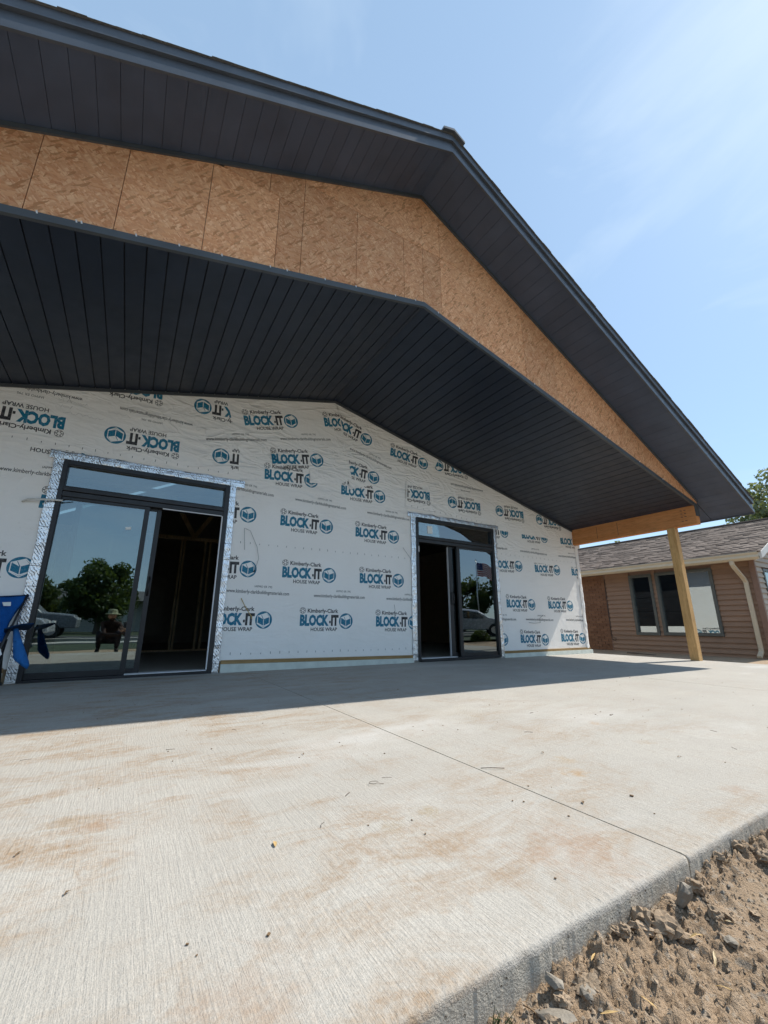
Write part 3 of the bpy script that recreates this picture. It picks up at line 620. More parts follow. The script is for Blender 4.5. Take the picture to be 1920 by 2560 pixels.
wire([(3.685, -.01, .891), (3.69, -.03, .80), (3.678, -.03, .695)], MAT['wire_grey'], .003)
wire([(7.333, -.01, .763), (7.24, -.04, .73), (7.19, -.05, .712), (7.16, -.05, .66), (7.194, -.04, .613), (7.0, -.04, .60), (6.873, -.02, .613)], MAT['wire_grey'], .004)
wire([(6.467, -.012, 1.763), (6.50, -.03, 1.70), (6.60, -.03, 1.68), (6.632, -.02, 1.609)], MAT['wire_grey'], .003)
def scribble(x, z, w, h, n, seed):
    rr = random.Random(seed); pts = [(x+w*t/n+rr.uniform(-.006, .006), -.0105, z+rr.uniform(-h, h)) for t in range(n)]; MB().tube(pts, .0011, 4).build('handwriting', MAT['wire_grey'], wraps[1])
for a in ((-1.05, 3.18, .30, .022, 22, 1), (-.55, 3.15, .26, .018, 16, 2), (-1.05, 3.10, .16, .028, 9, 3), (-.98, 3.03, .42, .02, 20, 4)): scribble(*a)

# ---- foil flashing tape round the door openings
def tape(x0, x1, z0, z1, seed, y=-.021):
    nu = max(8, int((x1-x0)/.016)); nv = max(8, int((z1-z0)/.016))
    horiz = (x1-x0) > (z1-z0)
    def fn(u, v, d):
        eu = fbm(v, u*0+seed, 6, 3)*.02 if not horiz else 0*u; ev = fbm(u, v*0+seed, 6, 3)*.03 if horiz else 0*u
        edge = np.minimum(np.minimum(u-x0, x1-u), np.minimum(v-z0, z1-v)); k = np.clip(edge/.015, 0, 1)
        return np.stack([u+eu, y+.016*(1-k)*0-d*k-.001, v+ev], -1)
    return crumple('flashing_tape', x0, x1, z0, z1, nu, nv, fn, MAT['foil'], .016, 9, BL, seed)
tape(-.962, -.862, .0, 2.45, 3); tape(.978, 1.066, .0, 2.45, 8); tape(-1.01, 1.17, 2.436, 2.535, 14, -.026)
tape(4.04, 4.148, .0, 2.43, 21); tape(6.027, 6.128, -.02, 2.43, 27); tape(3.97, 6.19, 2.415, 2.50, 33, -.026)

# ---- sliding doors
def sliding_door(x0, x1, zt, fix, slide, opening, tr, fix_z, label):
    F = MAT['frame_black']; y0, y1 = -.042, .10
    m = MB(); jw = .045
    m.box(x0, x0+jw, y0, y1, .0, zt); m.box(x1-jw-.015, x1, y0, y1, .0, zt); m.box(x0+jw, x1-jw-.015, y0, y1, zt-.055, zt)
    m.box(x0+jw, x1-jw-.015, y0-.004, y1, tr[0]-.05, tr[0]); m.box(x0+jw, x1-jw-.015, y0+.004, y1, tr[0]-.115, tr[0]-.056); m.box(x0+jw, x1-jw-.015, y0-.008, y1, -.01, .034)
    d = m.build('sliding_door', F, BL, bevel=.004); d['label'] = label
    MB().box(x0+jw, x1-jw-.015, .010, .018, tr[0]-.002, zt-.05).build('transom_pane', MAT['door_glass'], d)
    g = MB(); a, b = x0+jw, x1-jw-.015; g.box(a, b, -.030, .008, zt-.067, zt-.056).box(a, b, -.03, .008, tr[0]+.001, tr[0]+.010).box(a, a+.010, -.03, .008, tr[0]+.011, zt-.068).box(b-.01, b, -.03, .008, tr[0]+.011, zt-.068).build('glazing_bead', F, d)
    def sash(xa, xb, y, nm, stl, str_, z0=.036, z1=tr[0]-.116):
        s = MB().box(xa, xa+stl, y-.02, y+.02, z0, z1).box(xb-str_, xb, y-.02, y+.02, z0, z1).box(xa+stl, xb-str_, y-.018, y+.018, z0, z0+.065).box(xa+stl, xb-str_, y-.018, y+.018, z1-.035, z1).build(nm, F, d, bevel=.003)
        MB().box(xa+stl-.004, xb-str_+.004, y-.004, y+.004, z0+.06, z1-.03).build('pane', MAT['door_glass'], d); return s
    sash(fix[0], fix[1], -.002, 'fixed_sash', fix[2], fix[3]); sash(slide[0], slide[1], .055, 'sliding_sash', slide[2], slide[3])
    xh = slide[4]; zh = 1.03; yh = .032
    MB().tube([(xh, yh+.002, zh+.11), (xh, yh-.045, zh+.085), (xh, yh-.058, zh), (xh, yh-.045, zh-.085), (xh, yh+.002, zh-.11)], .009, 8).build('handle', F, d, True)
    MB().box(xh-.018, xh+.018, yh-.008, yh, zh-.09, zh+.09).build('handle_plate', F, d, bevel=.003)
    MB().box(opening[0], opening[1], -.058, .09, .036, .046).build('threshold', MAT['white_vinyl'], d, bevel=.002)
    return d
dl = sliding_door(LD[0], LD[1], LD[2], (-.824, .064, .006, .055), (-.68, .2, .055, .055, .172), (.06, .915), (2.115,), None, 'left sliding door standing open, a tall tree mirrored in its fixed pane')
MB().box(.908, .923, -.048, -.0425, .05, 1.99).box(.2, .908, -.048, -.0425, 1.985, 1.998).build('weather_strip', MAT['white_vinyl'], dl)
st = MB().obox((-.131, -.0095, 1.705), (.028, 0, .005), (0, .0015, 0), (-.003, 0, .016)).build('sticker', MAT['sticker'], dl)
dr = sliding_door(RD[0], RD[1], RD[2], (5.06, 5.97, .072, .006), (4.90, 5.80, .085, .05, 4.955), (4.19, 4.95), (2.09,), None, 'right sliding door standing open, a flag mirrored in its fixed pane')
MB().box(4.894, 4.8985, .036, .074, .05, 1.96).build('weather_strip', MAT['white_vinyl'], dr)
MB().box(4.42, 4.53, .0065, .009, 2.16, 2.30).build('sticker', MAT['sticker'], dr)
MB().box(4.172, 4.19, -.047, -.0425, 1.80, 1.90).build('strike', MAT['white_vinyl'], dr)

# ---- porch ceiling boards
def slope_board(name, x0, x1, y0, y1, zf, t, mat):
    return MB().add([(0, y0, 0), (x1-x0, y0, zf(x1)-zf(x0)), (x1-x0, y1, zf(x1)-zf(x0)), (0, y1, 0), (0, y0, t), (x1-x0, y0, t+zf(x1)-zf(x0)), (x1-x0, y1, t+zf(x1)-zf(x0)), (0, y1, t)],
        [(3, 2, 1, 0), (4, 5, 6, 7), (0, 1, 5, 4), (2, 3, 7, 6), (0, 4, 7, 3), (1, 2, 6, 5)]).mesh(name, mat)
def boards(name, parent, xs, y0, y1, zf, t, gap, mat, drop=0):
    cache = {}
    for a, b in zip(xs, xs[1:]):
        if b-a < .025: continue
        k = (round(b-a, 4), a < XA)
        if k not in cache: cache[k] = slope_board(name, a, b-gap, y0, y1, zf, t, mat)
        o = bpy.data.objects.new(name, cache[k]); link(o, parent, (a, 0, zf(a)+drop+random.uniform(-.0007, .0007)))
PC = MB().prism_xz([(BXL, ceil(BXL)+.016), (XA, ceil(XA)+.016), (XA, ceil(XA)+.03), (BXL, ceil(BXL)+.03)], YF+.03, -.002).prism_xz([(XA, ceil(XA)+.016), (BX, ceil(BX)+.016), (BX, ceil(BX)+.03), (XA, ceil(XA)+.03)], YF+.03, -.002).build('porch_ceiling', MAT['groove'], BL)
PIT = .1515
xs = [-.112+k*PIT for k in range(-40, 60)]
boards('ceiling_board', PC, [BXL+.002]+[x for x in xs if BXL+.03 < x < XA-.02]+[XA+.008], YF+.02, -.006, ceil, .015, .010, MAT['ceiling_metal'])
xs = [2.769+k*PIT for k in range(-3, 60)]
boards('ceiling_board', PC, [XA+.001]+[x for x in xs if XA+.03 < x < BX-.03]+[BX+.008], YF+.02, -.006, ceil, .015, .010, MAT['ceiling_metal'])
# trims: wall angle, ceiling drop trim, upper trim
def gable_band(name, zf, d0, d1, y0, y1, mat, x0, x1, parent=BL):
    return MB().prism_xz([(x0, zf(x0)+d0), (XA, zf(XA)+d0), (XA, zf(XA)+d1), (x0, zf(x0)+d1)], y0, y1).prism_xz([(XA, zf(XA)+d0), (x1, zf(x1)+d0), (x1, zf(x1)+d1), (XA, zf(XA)+d1)], y0, y1).build(name, mat, parent)
gable_band('wall_trim', ceil, -.045, -.004, -.036, -.020, MAT['trim_metal'], BXL, BX)
tr1 = gable_band('ceiling_trim', ceil, -.008, .055, YF-.012, YF+.02, MAT['trim_metal'], BXL-.14, BX+.14)
gable_band('gable_trim', soff, -.05, -.004, YF-.022, YF-.004, MAT['trim_metal'], BXL-.14, BX+.14)
for x in [-1.3, -.94, -.72, -.69, -.35, -.05, .28, .70, .86, 1.25, 1.6, 2.1, 2.38, 2.72, 3.05, 3.36, 3.9, 4.4, 5.2, 6.0, 6.9, 7.6]:
    z = ceil(x)+.055; MB().obox((x, YF-.0135, z-.002), (.005, 0, .002), (0, .0012, 0), (-.003, 0, .011)).build('staple', MAT['white_vinyl'], tr1)
MB().box(BX+.006, BX+.139, YF-.010, YF+.04, 2.50, 2.72).build('beam_end_trim', MAT['trim_metal'], BL)

# ---- gable wall faced with strand board panels
GW = MB().prism_xz([(BXL-.13, ceil(BXL)+.02), (XA, ceil(XA)+.02), (XA, soff(XA)-.01), (BXL-.13, soff(BXL)-.01)], YF+.021, YF+.06).prism_xz([(XA, ceil(XA)+.02), (BX+.13, ceil(BX)+.02), (BX+.13, soff(BX)-.01), (XA, soff(XA)-.01)], YF+.021, YF+.06).build('gable_wall', MAT['sheathing'], BL)
def osb(x0, x1, zlo=None, zhi=None):
    g = .0025; a, b = x0+g, x1-g
    pts = [a] + ([XA] if a < XA < b else []) + [b]
    lo = lambda x: max(ceil(x)+.045, zlo+g) if zlo else ceil(x)+.045
    hi = lambda x: min(soff(x)-.045, zhi-g) if zhi else soff(x)-.045
    xb = sorted(set(pts+[x for x in np.linspace(a, b, 7)]))
    m = MB(); n = len(xb); pr = [(x, lo(x)) for x in xb if hi(x) > lo(x)]+[(x, hi(x)) for x in reversed(xb) if hi(x) > lo(x)]
    if len(pr) < 4: return
    m.prism_xz(pr, YF-random.uniform(.0005, .003), YF+.02).build('osb_panel', MAT['osb'], GW)
cols = [BXL-.12, -2.85, -1.63, -1.02, -.5, .117]
for a, b in zip(cols, cols[1:]): osb(a, b)
osb(.117, .737, None, 4.72); osb(.737, .987, None, 4.72); osb(.117, .632, 4.72); osb(.632, .987, 4.72)
osb(.987, 1.604, None, 5.09); osb(1.604, 2.23, None, 5.09); osb(2.23, 2.511, None, 5.09); osb(.987, 2.511, 5.09)
osb(2.511, 2.785, None, 5.1); osb(2.511, 2.785, 5.1)
cols = [2.785, 3.37, 4.262, 4.925, 5.81, 6.40, 7.62, BX+.12]
for k, (a, b) in enumerate(zip(cols, cols[1:])):
    if k == 0: osb(a, b, None, 5.1); osb(a, b, 5.1)
    else: osb(a, b)

# ---- soffit boards under the overhang, fascia, roof
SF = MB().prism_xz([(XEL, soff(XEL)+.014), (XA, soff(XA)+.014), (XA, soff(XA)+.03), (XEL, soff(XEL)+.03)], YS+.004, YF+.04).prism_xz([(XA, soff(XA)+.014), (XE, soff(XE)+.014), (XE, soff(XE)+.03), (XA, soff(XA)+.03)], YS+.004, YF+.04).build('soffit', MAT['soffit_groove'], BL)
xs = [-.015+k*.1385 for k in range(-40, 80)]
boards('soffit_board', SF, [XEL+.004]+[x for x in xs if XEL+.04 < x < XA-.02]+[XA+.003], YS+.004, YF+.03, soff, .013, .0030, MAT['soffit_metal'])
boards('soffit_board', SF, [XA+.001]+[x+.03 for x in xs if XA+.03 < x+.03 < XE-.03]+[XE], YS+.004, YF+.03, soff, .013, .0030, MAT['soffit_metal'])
for s, xa_, xb_ in ((1, BX+.139, XE), (-1, XEL, BXL-.139)):   # eave soffits along the sides
    MB().prism_xz([(xa_, soff(xa_)), (xb_, soff(xb_)), (xb_, soff(xb_)+.03), (xa_, soff(xa_)+.03)], YF+.041, YB+.3).build('eave_soffit', MAT['soffit_metal'], BL)
gable_band('fascia', soff, -.012, .185, YS-.006, YS+.004, MAT['fascia_metal'], XEL, XE)
gable_band('fascia_lip', soff, -.018, .045, YS-.022, YS-.0065, MAT['fascia_metal'], XEL-.004, XE+.004)
gable_band('drip_edge', soff, .150, .236, YS-.034, YS-.0065, MAT['fascia_metal'], XEL-.004, XE+.004)
for x0, x1 in ((XE, XE+.02), (XEL-.02, XEL)): MB().box(x0, x1, YS-.006, YB+.3, soff(XE)-.03, soff(XE)+.20).build('eave_fascia', MAT['fascia_metal'], BL)
for x0, x1 in ((XEL-.05, XA), (XA, XE+.05)):
    r_ = MB().prism_xz([(x0, soff(x0)+.186), (x1, soff(x1)+.186), (x1, soff(x1)+.240), (x0, soff(x0)+.240)], YS+.005, YB+.35).build('roof_slope', MAT['shingle_grey'], BL)
    n = 46                                  # overlapping shingle courses at the verge
    for k in range(n):
        a = x0+(x1-x0)*k/n; b = x0+(x1-x0)*(k+1)/n; lo, hi = (a, b) if x0 < XA-.1 else (b, a)
        zl = soff(lo)+.2455; zh = soff(hi)+.241
        pts = [(a, soff(a)+.2405), (b, soff(b)+.2405), (b, zh if hi == b else zl), (a, zl if hi == b else zh)]
        MB().prism_xz(pts, YS-.052+random.uniform(-.004, .004), YB+.36).build('shingle_course', MAT['shingle_grey'], r_)
rc = MB()
for s in (-1, 1): rc.prism_xz([(XA, soff(XA)+.256), (XA+s*.16, soff(XA)+.256-.08), (XA+s*.16, soff(XA)+.286-.08), (XA, soff(XA)+.290)][::s], YS-.075, YB+.37)
rc.build('ridge_cap', MAT['fascia_metal'], BL)

# ---- beams and posts
for x0, x1 in ((BX+.003, BX+.137), (BXL-.137, BXL-.003)):
    b = MB().box(x0, x1, YF+.005, -.004, 2.352, ceil(BX)+.012).build('porch_beam', MAT['beam_wood'], BL, bevel=.004)
    inn = x0 if x0 > 0 else x1; s = -1 if x0 > 0 else 1
    for y in (-1.08, -.62): MB().box(min(inn, inn+s*.0006), max(inn, inn+s*.0006), y-.004, y+.004, 2.40, 2.66).build('seam', MAT['bark'], b)
    for y in (-2.30, -2.36):
        for z in (2.44, 2.52, 2.58, 2.64): MB().obox((inn, y, z), (.002, 0, 0), (0, .016, .004), (0, -.002, .006)).build('nail', MAT['bark'], b)
    MB().box(x0-.001, x1+.001, -2.142, -2.002, -.08, 2.3518).build('porch_post', MAT['post_wood'], BL, bevel=.006)

# ---- interior framing seen through the open doors
def stud(x, y, z0, z1, wx=.038, wy=.14): return MB().box(x-wx/2, x+wx/2, y, y+wy, z0, z1).build('stud', MAT['stud_wood'], BL)
for x in (-3.2, -2.6, -2.0, -1.4, -.5, .15, .86, .92, 1.36, 1.47, 1.9, 2.5, 3.1): stud(x, 4.6, .042, 2.46)
MB().box(-3.5, 3.3, 4.6, 4.74, 2.4605, 2.536).build('top_plate', MAT['stud_wood'], BL)
MB().box(-3.5, 3.3, 4.6, 4.74, .0045, .042).build('bottom_plate', MAT['stud_wood'], BL)
for dx in (-.55, .55): MB().obox((1.1+dx*.5, 4.62, 3.0), (dx*.5, 0, .46), (0, .02, 0), (.035, 0, -.035 if dx > 0 else .035)).build('truss_web', MAT['stud_wood'], BL)
MB().box(-3.4, 3.2, 4.55, 4.59, 3.46, 3.55).build('truss_chord', MAT['stud_wood'], BL)
MB().box(-2.2, .75, 6.4, 6.43, .3, 1.75).build('wall_board', MAT['plaster'], BL)

# ------------------------------------------------------------------ neighbouring house
HX, HY0, HY1 = 12.4, -2.04, 9.5           # facade towards the porch, front corner, far end
HZ0, HEZ = -.22, 2.12                     # siding base, eave
HW = 17.6-12.4
NH = thing('house', 'brown sided single-storey house with shingled roof and beige gutter beyond the porch', 'house', (15, 2, -.2))
RX, RZ = 15.0, 3.44                       # ridge
rslope = (RZ-2.19)/(RX-12.0); hroof = lambda x: 2.19+rslope*(x-12.0) if x < RX else RZ-rslope*(x-RX)
WINS = [(.26, .80, .33, 1.895), (-1.17, .083, .34, 1.905)]     # y0,y1,z0,z1
c = MB()                                  # core walls with real window openings
c.box(HX+.02, HX+.14, HY0, -1.17, HZ0, HEZ).box(HX+.02, HX+.14, .083, .26, HZ0, HEZ).box(HX+.02, HX+.14, .80, HY1, HZ0, HEZ)
for y0, y1, z0, z1 in WINS: c.box(HX+.02, HX+.14, y0, y1, HZ0, z0); c.box(HX+.02, HX+.14, y0, y1, z1, HEZ)
c.box(HX+.141, 17.6, HY0+.02, HY0+.12, HZ0, HEZ); c.prism_xz([(HX+.02, HEZ+.001), (17.6, HEZ+.001), (RX, hroof(RX)-.08)], HY0+.02, HY0+.12)
c.box(17.48, 17.6, HY0+.121, HY1, HZ0, HEZ).box(HX+.141, 17.479, HY1-.1, HY1, HZ0, HEZ).box(HX+.16, 17.47, HY0+.14, HY1-.11, HZ0, HZ0+.02)
c.build('wall', MAT['brown_trim'], NH)
MB().box(14.6, 14.65, HY0+.2, 3.0, -.1, 2.1).build('interior_wall', MAT['room_dark'], NH)
MB().box(HX-.03, 17.64, HY0-.02, HY1, -.6, HZ0-.004).build('foundation', MAT['cast_concrete'], NH)
LAP = .125
def lap_x(y0, y1, z, m):                  # one siding course on the facade facing -X
    return MB().prism_yz([(0, 0), (0, LAP)], 0, 0) if False else MB().add(
        [(HX-.034, y0, z), (HX+.002, y0, z+LAP+.004), (HX+.019, y0, z+LAP+.004), (HX+.019, y0, z), (HX-.034, y1, z), (HX+.002, y1, z+LAP+.004), (HX+.019, y1, z+LAP+.004), (HX+.019, y1, z)],
        [(0, 1, 2, 3), (7, 6, 5, 4), (0, 4, 5, 1), (3, 7, 4, 0), (1, 5, 6, 2), (2, 6, 7, 3)]).build('siding_board', m, NH)
nb = int((HEZ-HZ0)/LAP)
for k in range(nb+1):
    z = HZ0+k*LAP
    if z+LAP > HEZ+.05: break
    segs = [(HY0+.07, 1.56)]
    for y0, y1, z0, z1 in WINS:
        if z+LAP > z0-.05 and z < z1+.05:
            segs = [q for a, b in segs for q in (((a, y0-.045), (y1+.045, b)) if a < y0 and b > y1 else ((a, b),)) if q[1]-q[0] > .02]
    for a, b in segs: lap_x(a, b, z, MAT['siding_brown'])
for y0, y1, z0, z1 in WINS:
    f = MB()
    for a, b, c0, c1 in ((y0-.045, y1+.045, z1-.03, z1+.045), (y0-.045, y1+.045, z0-.05, z0+.03), (y0-.045, y0+.03, z0+.03, z1-.03), (y1-.03, y1+.045, z0+.03, z1-.03)): f.box(HX-.05, HX+.06, a, b, c0, c1)
    if y1-y0 > 1: f.box(HX-.046, HX+.06, -.585, -.505, z0+.03, z1-.03)
    wf = f.build('window', MAT['window_bronze'], NH, bevel=.006)
    panes = [(y0+.03, y1-.03)] if y1-y0 < 1 else [(y0+.03, -.585), (-.505, y1-.03)]
    for a, b in panes: MB().box(HX+.015, HX+.022, a-.004, b+.004, z0+.028, z1-.028).build('pane', MAT['house_glass'], wf)
bk = MB()                                 # brick panel left of the siding
rows = int((HEZ-HZ0+.1)/.075)
for r_ in range(rows):
    y = 1.60-(r_ % 2)*.105; z = HZ0-.08+r_*.075
    while y < 5.5:
        a, b = max(y, 1.60), y+.20
        if b-a > .03: dx = random.uniform(0, .005); bk.box(HX-.022-dx, HX+.015, a, b-.0, z, z+.064)
        y += .211
MB().box(HX-.012, HX+.018, 1.60, 5.5, HZ0-.08, HEZ-.02).build('mortar', MAT['mortar'], NH)
tag(bk.build('bricks', MAT['brick'], NH), kind='stuff')
MB().box(HX-.02, HX+.02, 1.562, 1.598, HZ0-.06, HEZ-.02).build('corner_trim', MAT['brown_trim'], NH)
MB().box(HX-.045, HX+.03, HY0-.045, HY0+.068, HZ0-.02, HEZ-.02).build('corner_post', MAT['brown_trim'], NH, bevel=.005)
MB().tube([(HX-.03, 1.575, 1.9), (HX-.032, 1.58, .4), (HX-.035, 1.57, .15), (HX-.04, 1.48, .10), (HX-.03, 1.45, .16), (HX-.03, 1.52, .20)], .008, 6).build('cable', MAT['black_steel'], NH, True)
for k in range(34):                       # beige gable siding, each course clipped by the roof slope
    z = HZ0+k*LAP; zt = z+LAP
    if z < HEZ-.02: a, b = HX+.05, 17.6
    else:
        dz = (z+LAP-2.10)/rslope; a, b = 12.05+dz, 17.95-dz
        if b-a < .2: break
    segs = [(a, b)]
    if zt > .45 and z < 1.85: segs = [(a, 12.86), (13.85, b)]
    for p0, p1 in segs:
        MB().add([(p0, HY0-.030, z), (p1, HY0-.030, z), (p1, HY0+.002, zt+.004), (p0, HY0+.002, zt+.004), (p0, HY0+.019, z), (p1, HY0+.019, z), (p1, HY0+.019, zt+.004), (p0, HY0+.019, zt+.004)],
            [(0, 1, 2, 3), (7, 6, 5, 4), (4, 5, 1, 0), (3, 2, 6, 7), (0, 3, 7, 4), (1, 5, 6, 2)]).build('siding_board', MAT['siding_beige'], NH)
gw = MB()
for a, b, c0, c1 in ((12.86, 13.85, 1.80, 1.87), (12.86, 13.85, .44, .51), (12.86, 12.93, .51, 1.80), (13.78, 13.85, .51, 1.80)): gw.box(a, b, HY0-.035, HY0+.0185, c0, c1)
gw = gw.build('window', MAT['window_bronze'], NH, bevel=.005); MB().box(12.925, 13.785, HY0-.01, HY0-.004, .50, 1.81).build('pane', MAT['house_glass'], gw)
# roof
RY0, RY1 = -2.36, 9.8
for s in (0, 1):
    x0, x1 = ((11.96, RX), (RX, 18.04))[s]
    rf = MB().prism_xz([(x0, hroof(x0)-.10), (x1, hroof(x1)-.10), (x1, hroof(x1)-.012), (x0, hroof(x0)-.012)], RY0+.03, RY1).build('roof', MAT['rake_white'], NH)
    sh = MB(); nrow = 24; rl = (RX-11.94)/nrow
    if s == 0:
        for k in range(nrow):
            xa_ = 11.94+k*rl; xb_ = xa_+rl+.03; y = RY0-random.uniform(0, .3)
            while y < RY1:
                L = random.uniform(.13, .34); a, b = max(y, RY0), min(y+L, RY1)
                if b-a > .02:
                    lift = .016+random.choice((0, .006, .014)); za_, zb_ = hroof(xa_)-.012, hroof(min(xb_, RX))-.012; xbc = min(xb_, RX); dx = random.choice((0, 0, .012))
                    sh.add([(xa_-dx, a, za_), (xbc, a, zb_), (xbc, b-.003, zb_), (xa_-dx, b-.003, za_), (xa_-dx, a, za_+lift), (xbc, a, zb_+.003), (xbc, b-.003, zb_+.003), (xa_-dx, b-.003, za_+lift)],
                        [(4, 5, 6, 7), (0, 4, 7, 3), (0, 1, 5, 4), (3, 7, 6, 2)])
                y += L
        tag(sh.build('shingles', MAT['shingle_brown'], rf), kind='stuff')
    else: sh.add([(x0, RY0, hroof(x0)), (x1, RY0, hroof(x1)), (x1, RY1, hroof(x1)), (x0, RY1, hroof(x0))], [(0, 1, 2, 3)]).build('shingle_sheet', MAT['shingle_brown'], rf)
    MB().prism_xz([(x0, hroof(x0)-.16), (x1, hroof(x1)-.16), (x1, hroof(x1)-.006), (x0, hroof(x0)-.006)], RY0-.012, RY0+.029).build('rake_board', MAT['rake_white'], NH)
MB().box(RX-.12, RX+.12, RY0, RY1, RZ-.03, RZ+.012).build('ridge_cap', MAT['shingle_brown'], NH, bevel=.01)
MB().box(11.98, HX+.02, HY0-.1, RY1, 2.035, 2.055).build('eave_soffit', MAT['gutter_beige'], NH)
gz = 2.0                                  # K-style gutter
MB().add([(x, y, z) for y in (RY0+.05, RY1) for x, z in ((12.02, gz+.03), (11.95, gz+.0), (11.90, gz+.05), (11.915, gz+.10), (11.885, gz+.155), (11.895, gz+.165), (12.02, gz+.165))],
    [(0, 1, 2, 3, 4, 5, 6), (13, 12, 11, 10, 9, 8, 7)]+[(i, i+7, (i+1) % 7+7, (i+1) % 7) for i in range(7)]).build('gutter', MAT['gutter_beige'], NH)
MB().box(11.90, 12.0, RY0+.02, RY1, gz+.167, gz+.180).build('drip_edge', MAT['bark'], NH)
def rect_pipe(path, hw, hd, name, m, parent):
    b = MB(); n = len(path)
    for i, (p, d) in enumerate(path):
        p = Vector(p); d = Vector(d); u = Vector((0, 1, 0)); q = d.cross(u).normalized()
        b.v += [tuple(p+u*sx*hw+q*sy*hd) for sx, sy in ((-1, -1), (1, -1), (1, 1), (-1, 1))]
    for i in range(n-1):
        for k in range(4): b.f.append((4*i+k, 4*i+(k+1) % 4, 4*i+4+(k+1) % 4, 4*i+4+k)); b.m.append(0)
    b.f += [(3, 2, 1, 0), tuple(4*n-4+k for k in range(4))]; b.m += [0, 0]
    return b.build(name, m, parent, bevel=.004)
yd = -1.80
rect_pipe([((11.96, yd, 2.01), (0, 0, -1)), ((11.96, yd, 1.93), (.25, 0, -1)), ((12.0, yd-.01, 1.87), (.8, 0, -1)), ((12.28, yd-.05, 1.62), (.8, 0, -1)), ((12.335, yd-.06, 1.54), (.2, 0, -1)), ((12.335, yd-.06, .05), (0, 0, -1)), ((12.32, yd-.06, -.02), (-.5, 0, -1)), ((12.14, yd-.06, -.13), (-1, 0, -.6))], .042, .03, 'downspout', MAT['gutter_beige'], NH)
for a in ((11.7, -.6, .25, .35, 20), (11.9, -1.9, .3, -.4, 20), (12.0, .7, .35, .9, 14)):    # scrap and weeds at the foot of the wall
    pass
pk = MB().obox((11.5, .35, -.165), (.03, .35, .01), (.05, -.004, 0), (0, 0, .012)).build('scrap_board', MAT['bark']); tag(pk, 'dark scrap board lying on the dirt below the brown house windows', 'board')

# pale shed seen through the rear window of the building
S2 = thing('shed', 'pale sided shed glimpsed through the dark right doorway and a rear window', 'shed', (8.5, 13, -.1))
MB().box(5.5, 12, 13, 15, -.1, 3.2).build('wall', MAT['house_white'], S2)
for k in range(12): MB().box(5.5, 12, 12.975, 12.999, .1+k*.25, .31+k*.25).build('siding_board', MAT['house_white'], S2)

# ------------------------------------------------------------------ trees
def tree(name, label, loc, trunk_h, crown, nclump, nleaf, leafm, ls, seed, group=None):
    rr = np.random.default_rng(seed); t = thing(name, label, 'tree', loc, group); L = Vector(loc); cx, cz = crown[0], crown[2]
    C = L+Vector((0, 0, trunk_h+cz*.75)); tb = MB(); pr = random.Random(seed)
    top = L+Vector((pr.uniform(-.2, .2), pr.uniform(-.2, .2), trunk_h+cz)); k0 = .035*(trunk_h+2*cz)
    tb.tube([L-Vector((0, 0, .1)), L+Vector((0, 0, .25)), L.lerp(top, .35), L.lerp(top, .7), top], [k0*1.4, k0, k0*.85, k0*.55, k0*.2], 9)
    cl = []
    for i in range(nclump):
        v = rr.normal(size=3); v /= np.linalg.norm(v); rad = rr.uniform(.45, 1.0)**.6
        q = C+Vector((v[0]*cx*rad, v[1]*cx*rad, v[2]*cz*rad*(1 if v[2] > 0 else .75))); cl.append(q)
        if i % 3 == 0:
            s = L.lerp(top, pr.uniform(.4, .9)); tb.tube([s, s.lerp(q, .5)+Vector((0, 0, .15)), q], [k0*.4, k0*.22, k0*.06], 5)
    tb.build('trunk', MAT['bark'], t, True)
    cc = np.array([tuple(q) for q in cl]); idx = rr.integers(0, nclump, nleaf); sz = rr.uniform(.55, 1.1, nclump)
    off = rr.normal(size=(nleaf, 3)); off *= (rr.random(nleaf)**.45/np.linalg.norm(off, axis=1))[:, None]*np.array([.26*cx, .26*cx, .22*cz])*sz[idx][:, None]*1.5
    p = cc[idx]+off; a = rr.normal(size=(nleaf, 3)); a /= np.linalg.norm(a, axis=1)[:, None]; b = np.cross(a, rr.normal(size=(nleaf, 3))); b /= np.linalg.norm(b, axis=1)[:, None]
    s = (ls*rr.uniform(.6, 1.3, nleaf))[:, None]; co = np.stack([p-a*s, p+b*s*.55, p+a*s, p-b*s*.55], 1).reshape(-1, 3)
    o = bpy.data.objects.new('crown', np_mesh('crown', co, np.arange(nleaf*4).reshape(-1, 4), leafm)); link(o, t); return t
LA, LB = MAT['leaf_a'], MAT['leaf_b']
tree('broadleaf_tree', 'leafy tree rising above the shingled roof at the right edge of the picture', (27.8, .1, -.1), 4.6, (2.7, 0, 2.2), 60, 6500, LB, .13, 3)
tree('broadleaf_tree', 'tree top just showing over the brown roof below the porch beam', (27.0, 8.2, -.1), 2.5, (2.3, 0, 1.75), 40, 6000, LB, .11, 4)
tree('broadleaf_tree', 'large dark tree mirrored in the left door pane', (-1.6, -27.5, -.1), .7, (2.0, 0, 2.3), 55, 10000, LA, .13, 5)
for k, (x, y, h, c, z) in enumerate([(-5.2, -30, .9, 1.9, 1.9), (-9.0, -31, 1.0, 2.4, 2.4), (3.0, -34, .8, 2.0, 1.7)]):
    tree('broadleaf_tree', ('tree mirrored behind the parked silver car at the left pane edge', 'tree farthest left along the street behind the camera', 'tree across the street directly behind the camera')[k], (x, y, -.1), h, (c, 0, z), 40, 5500, LA, .14, 20+k)
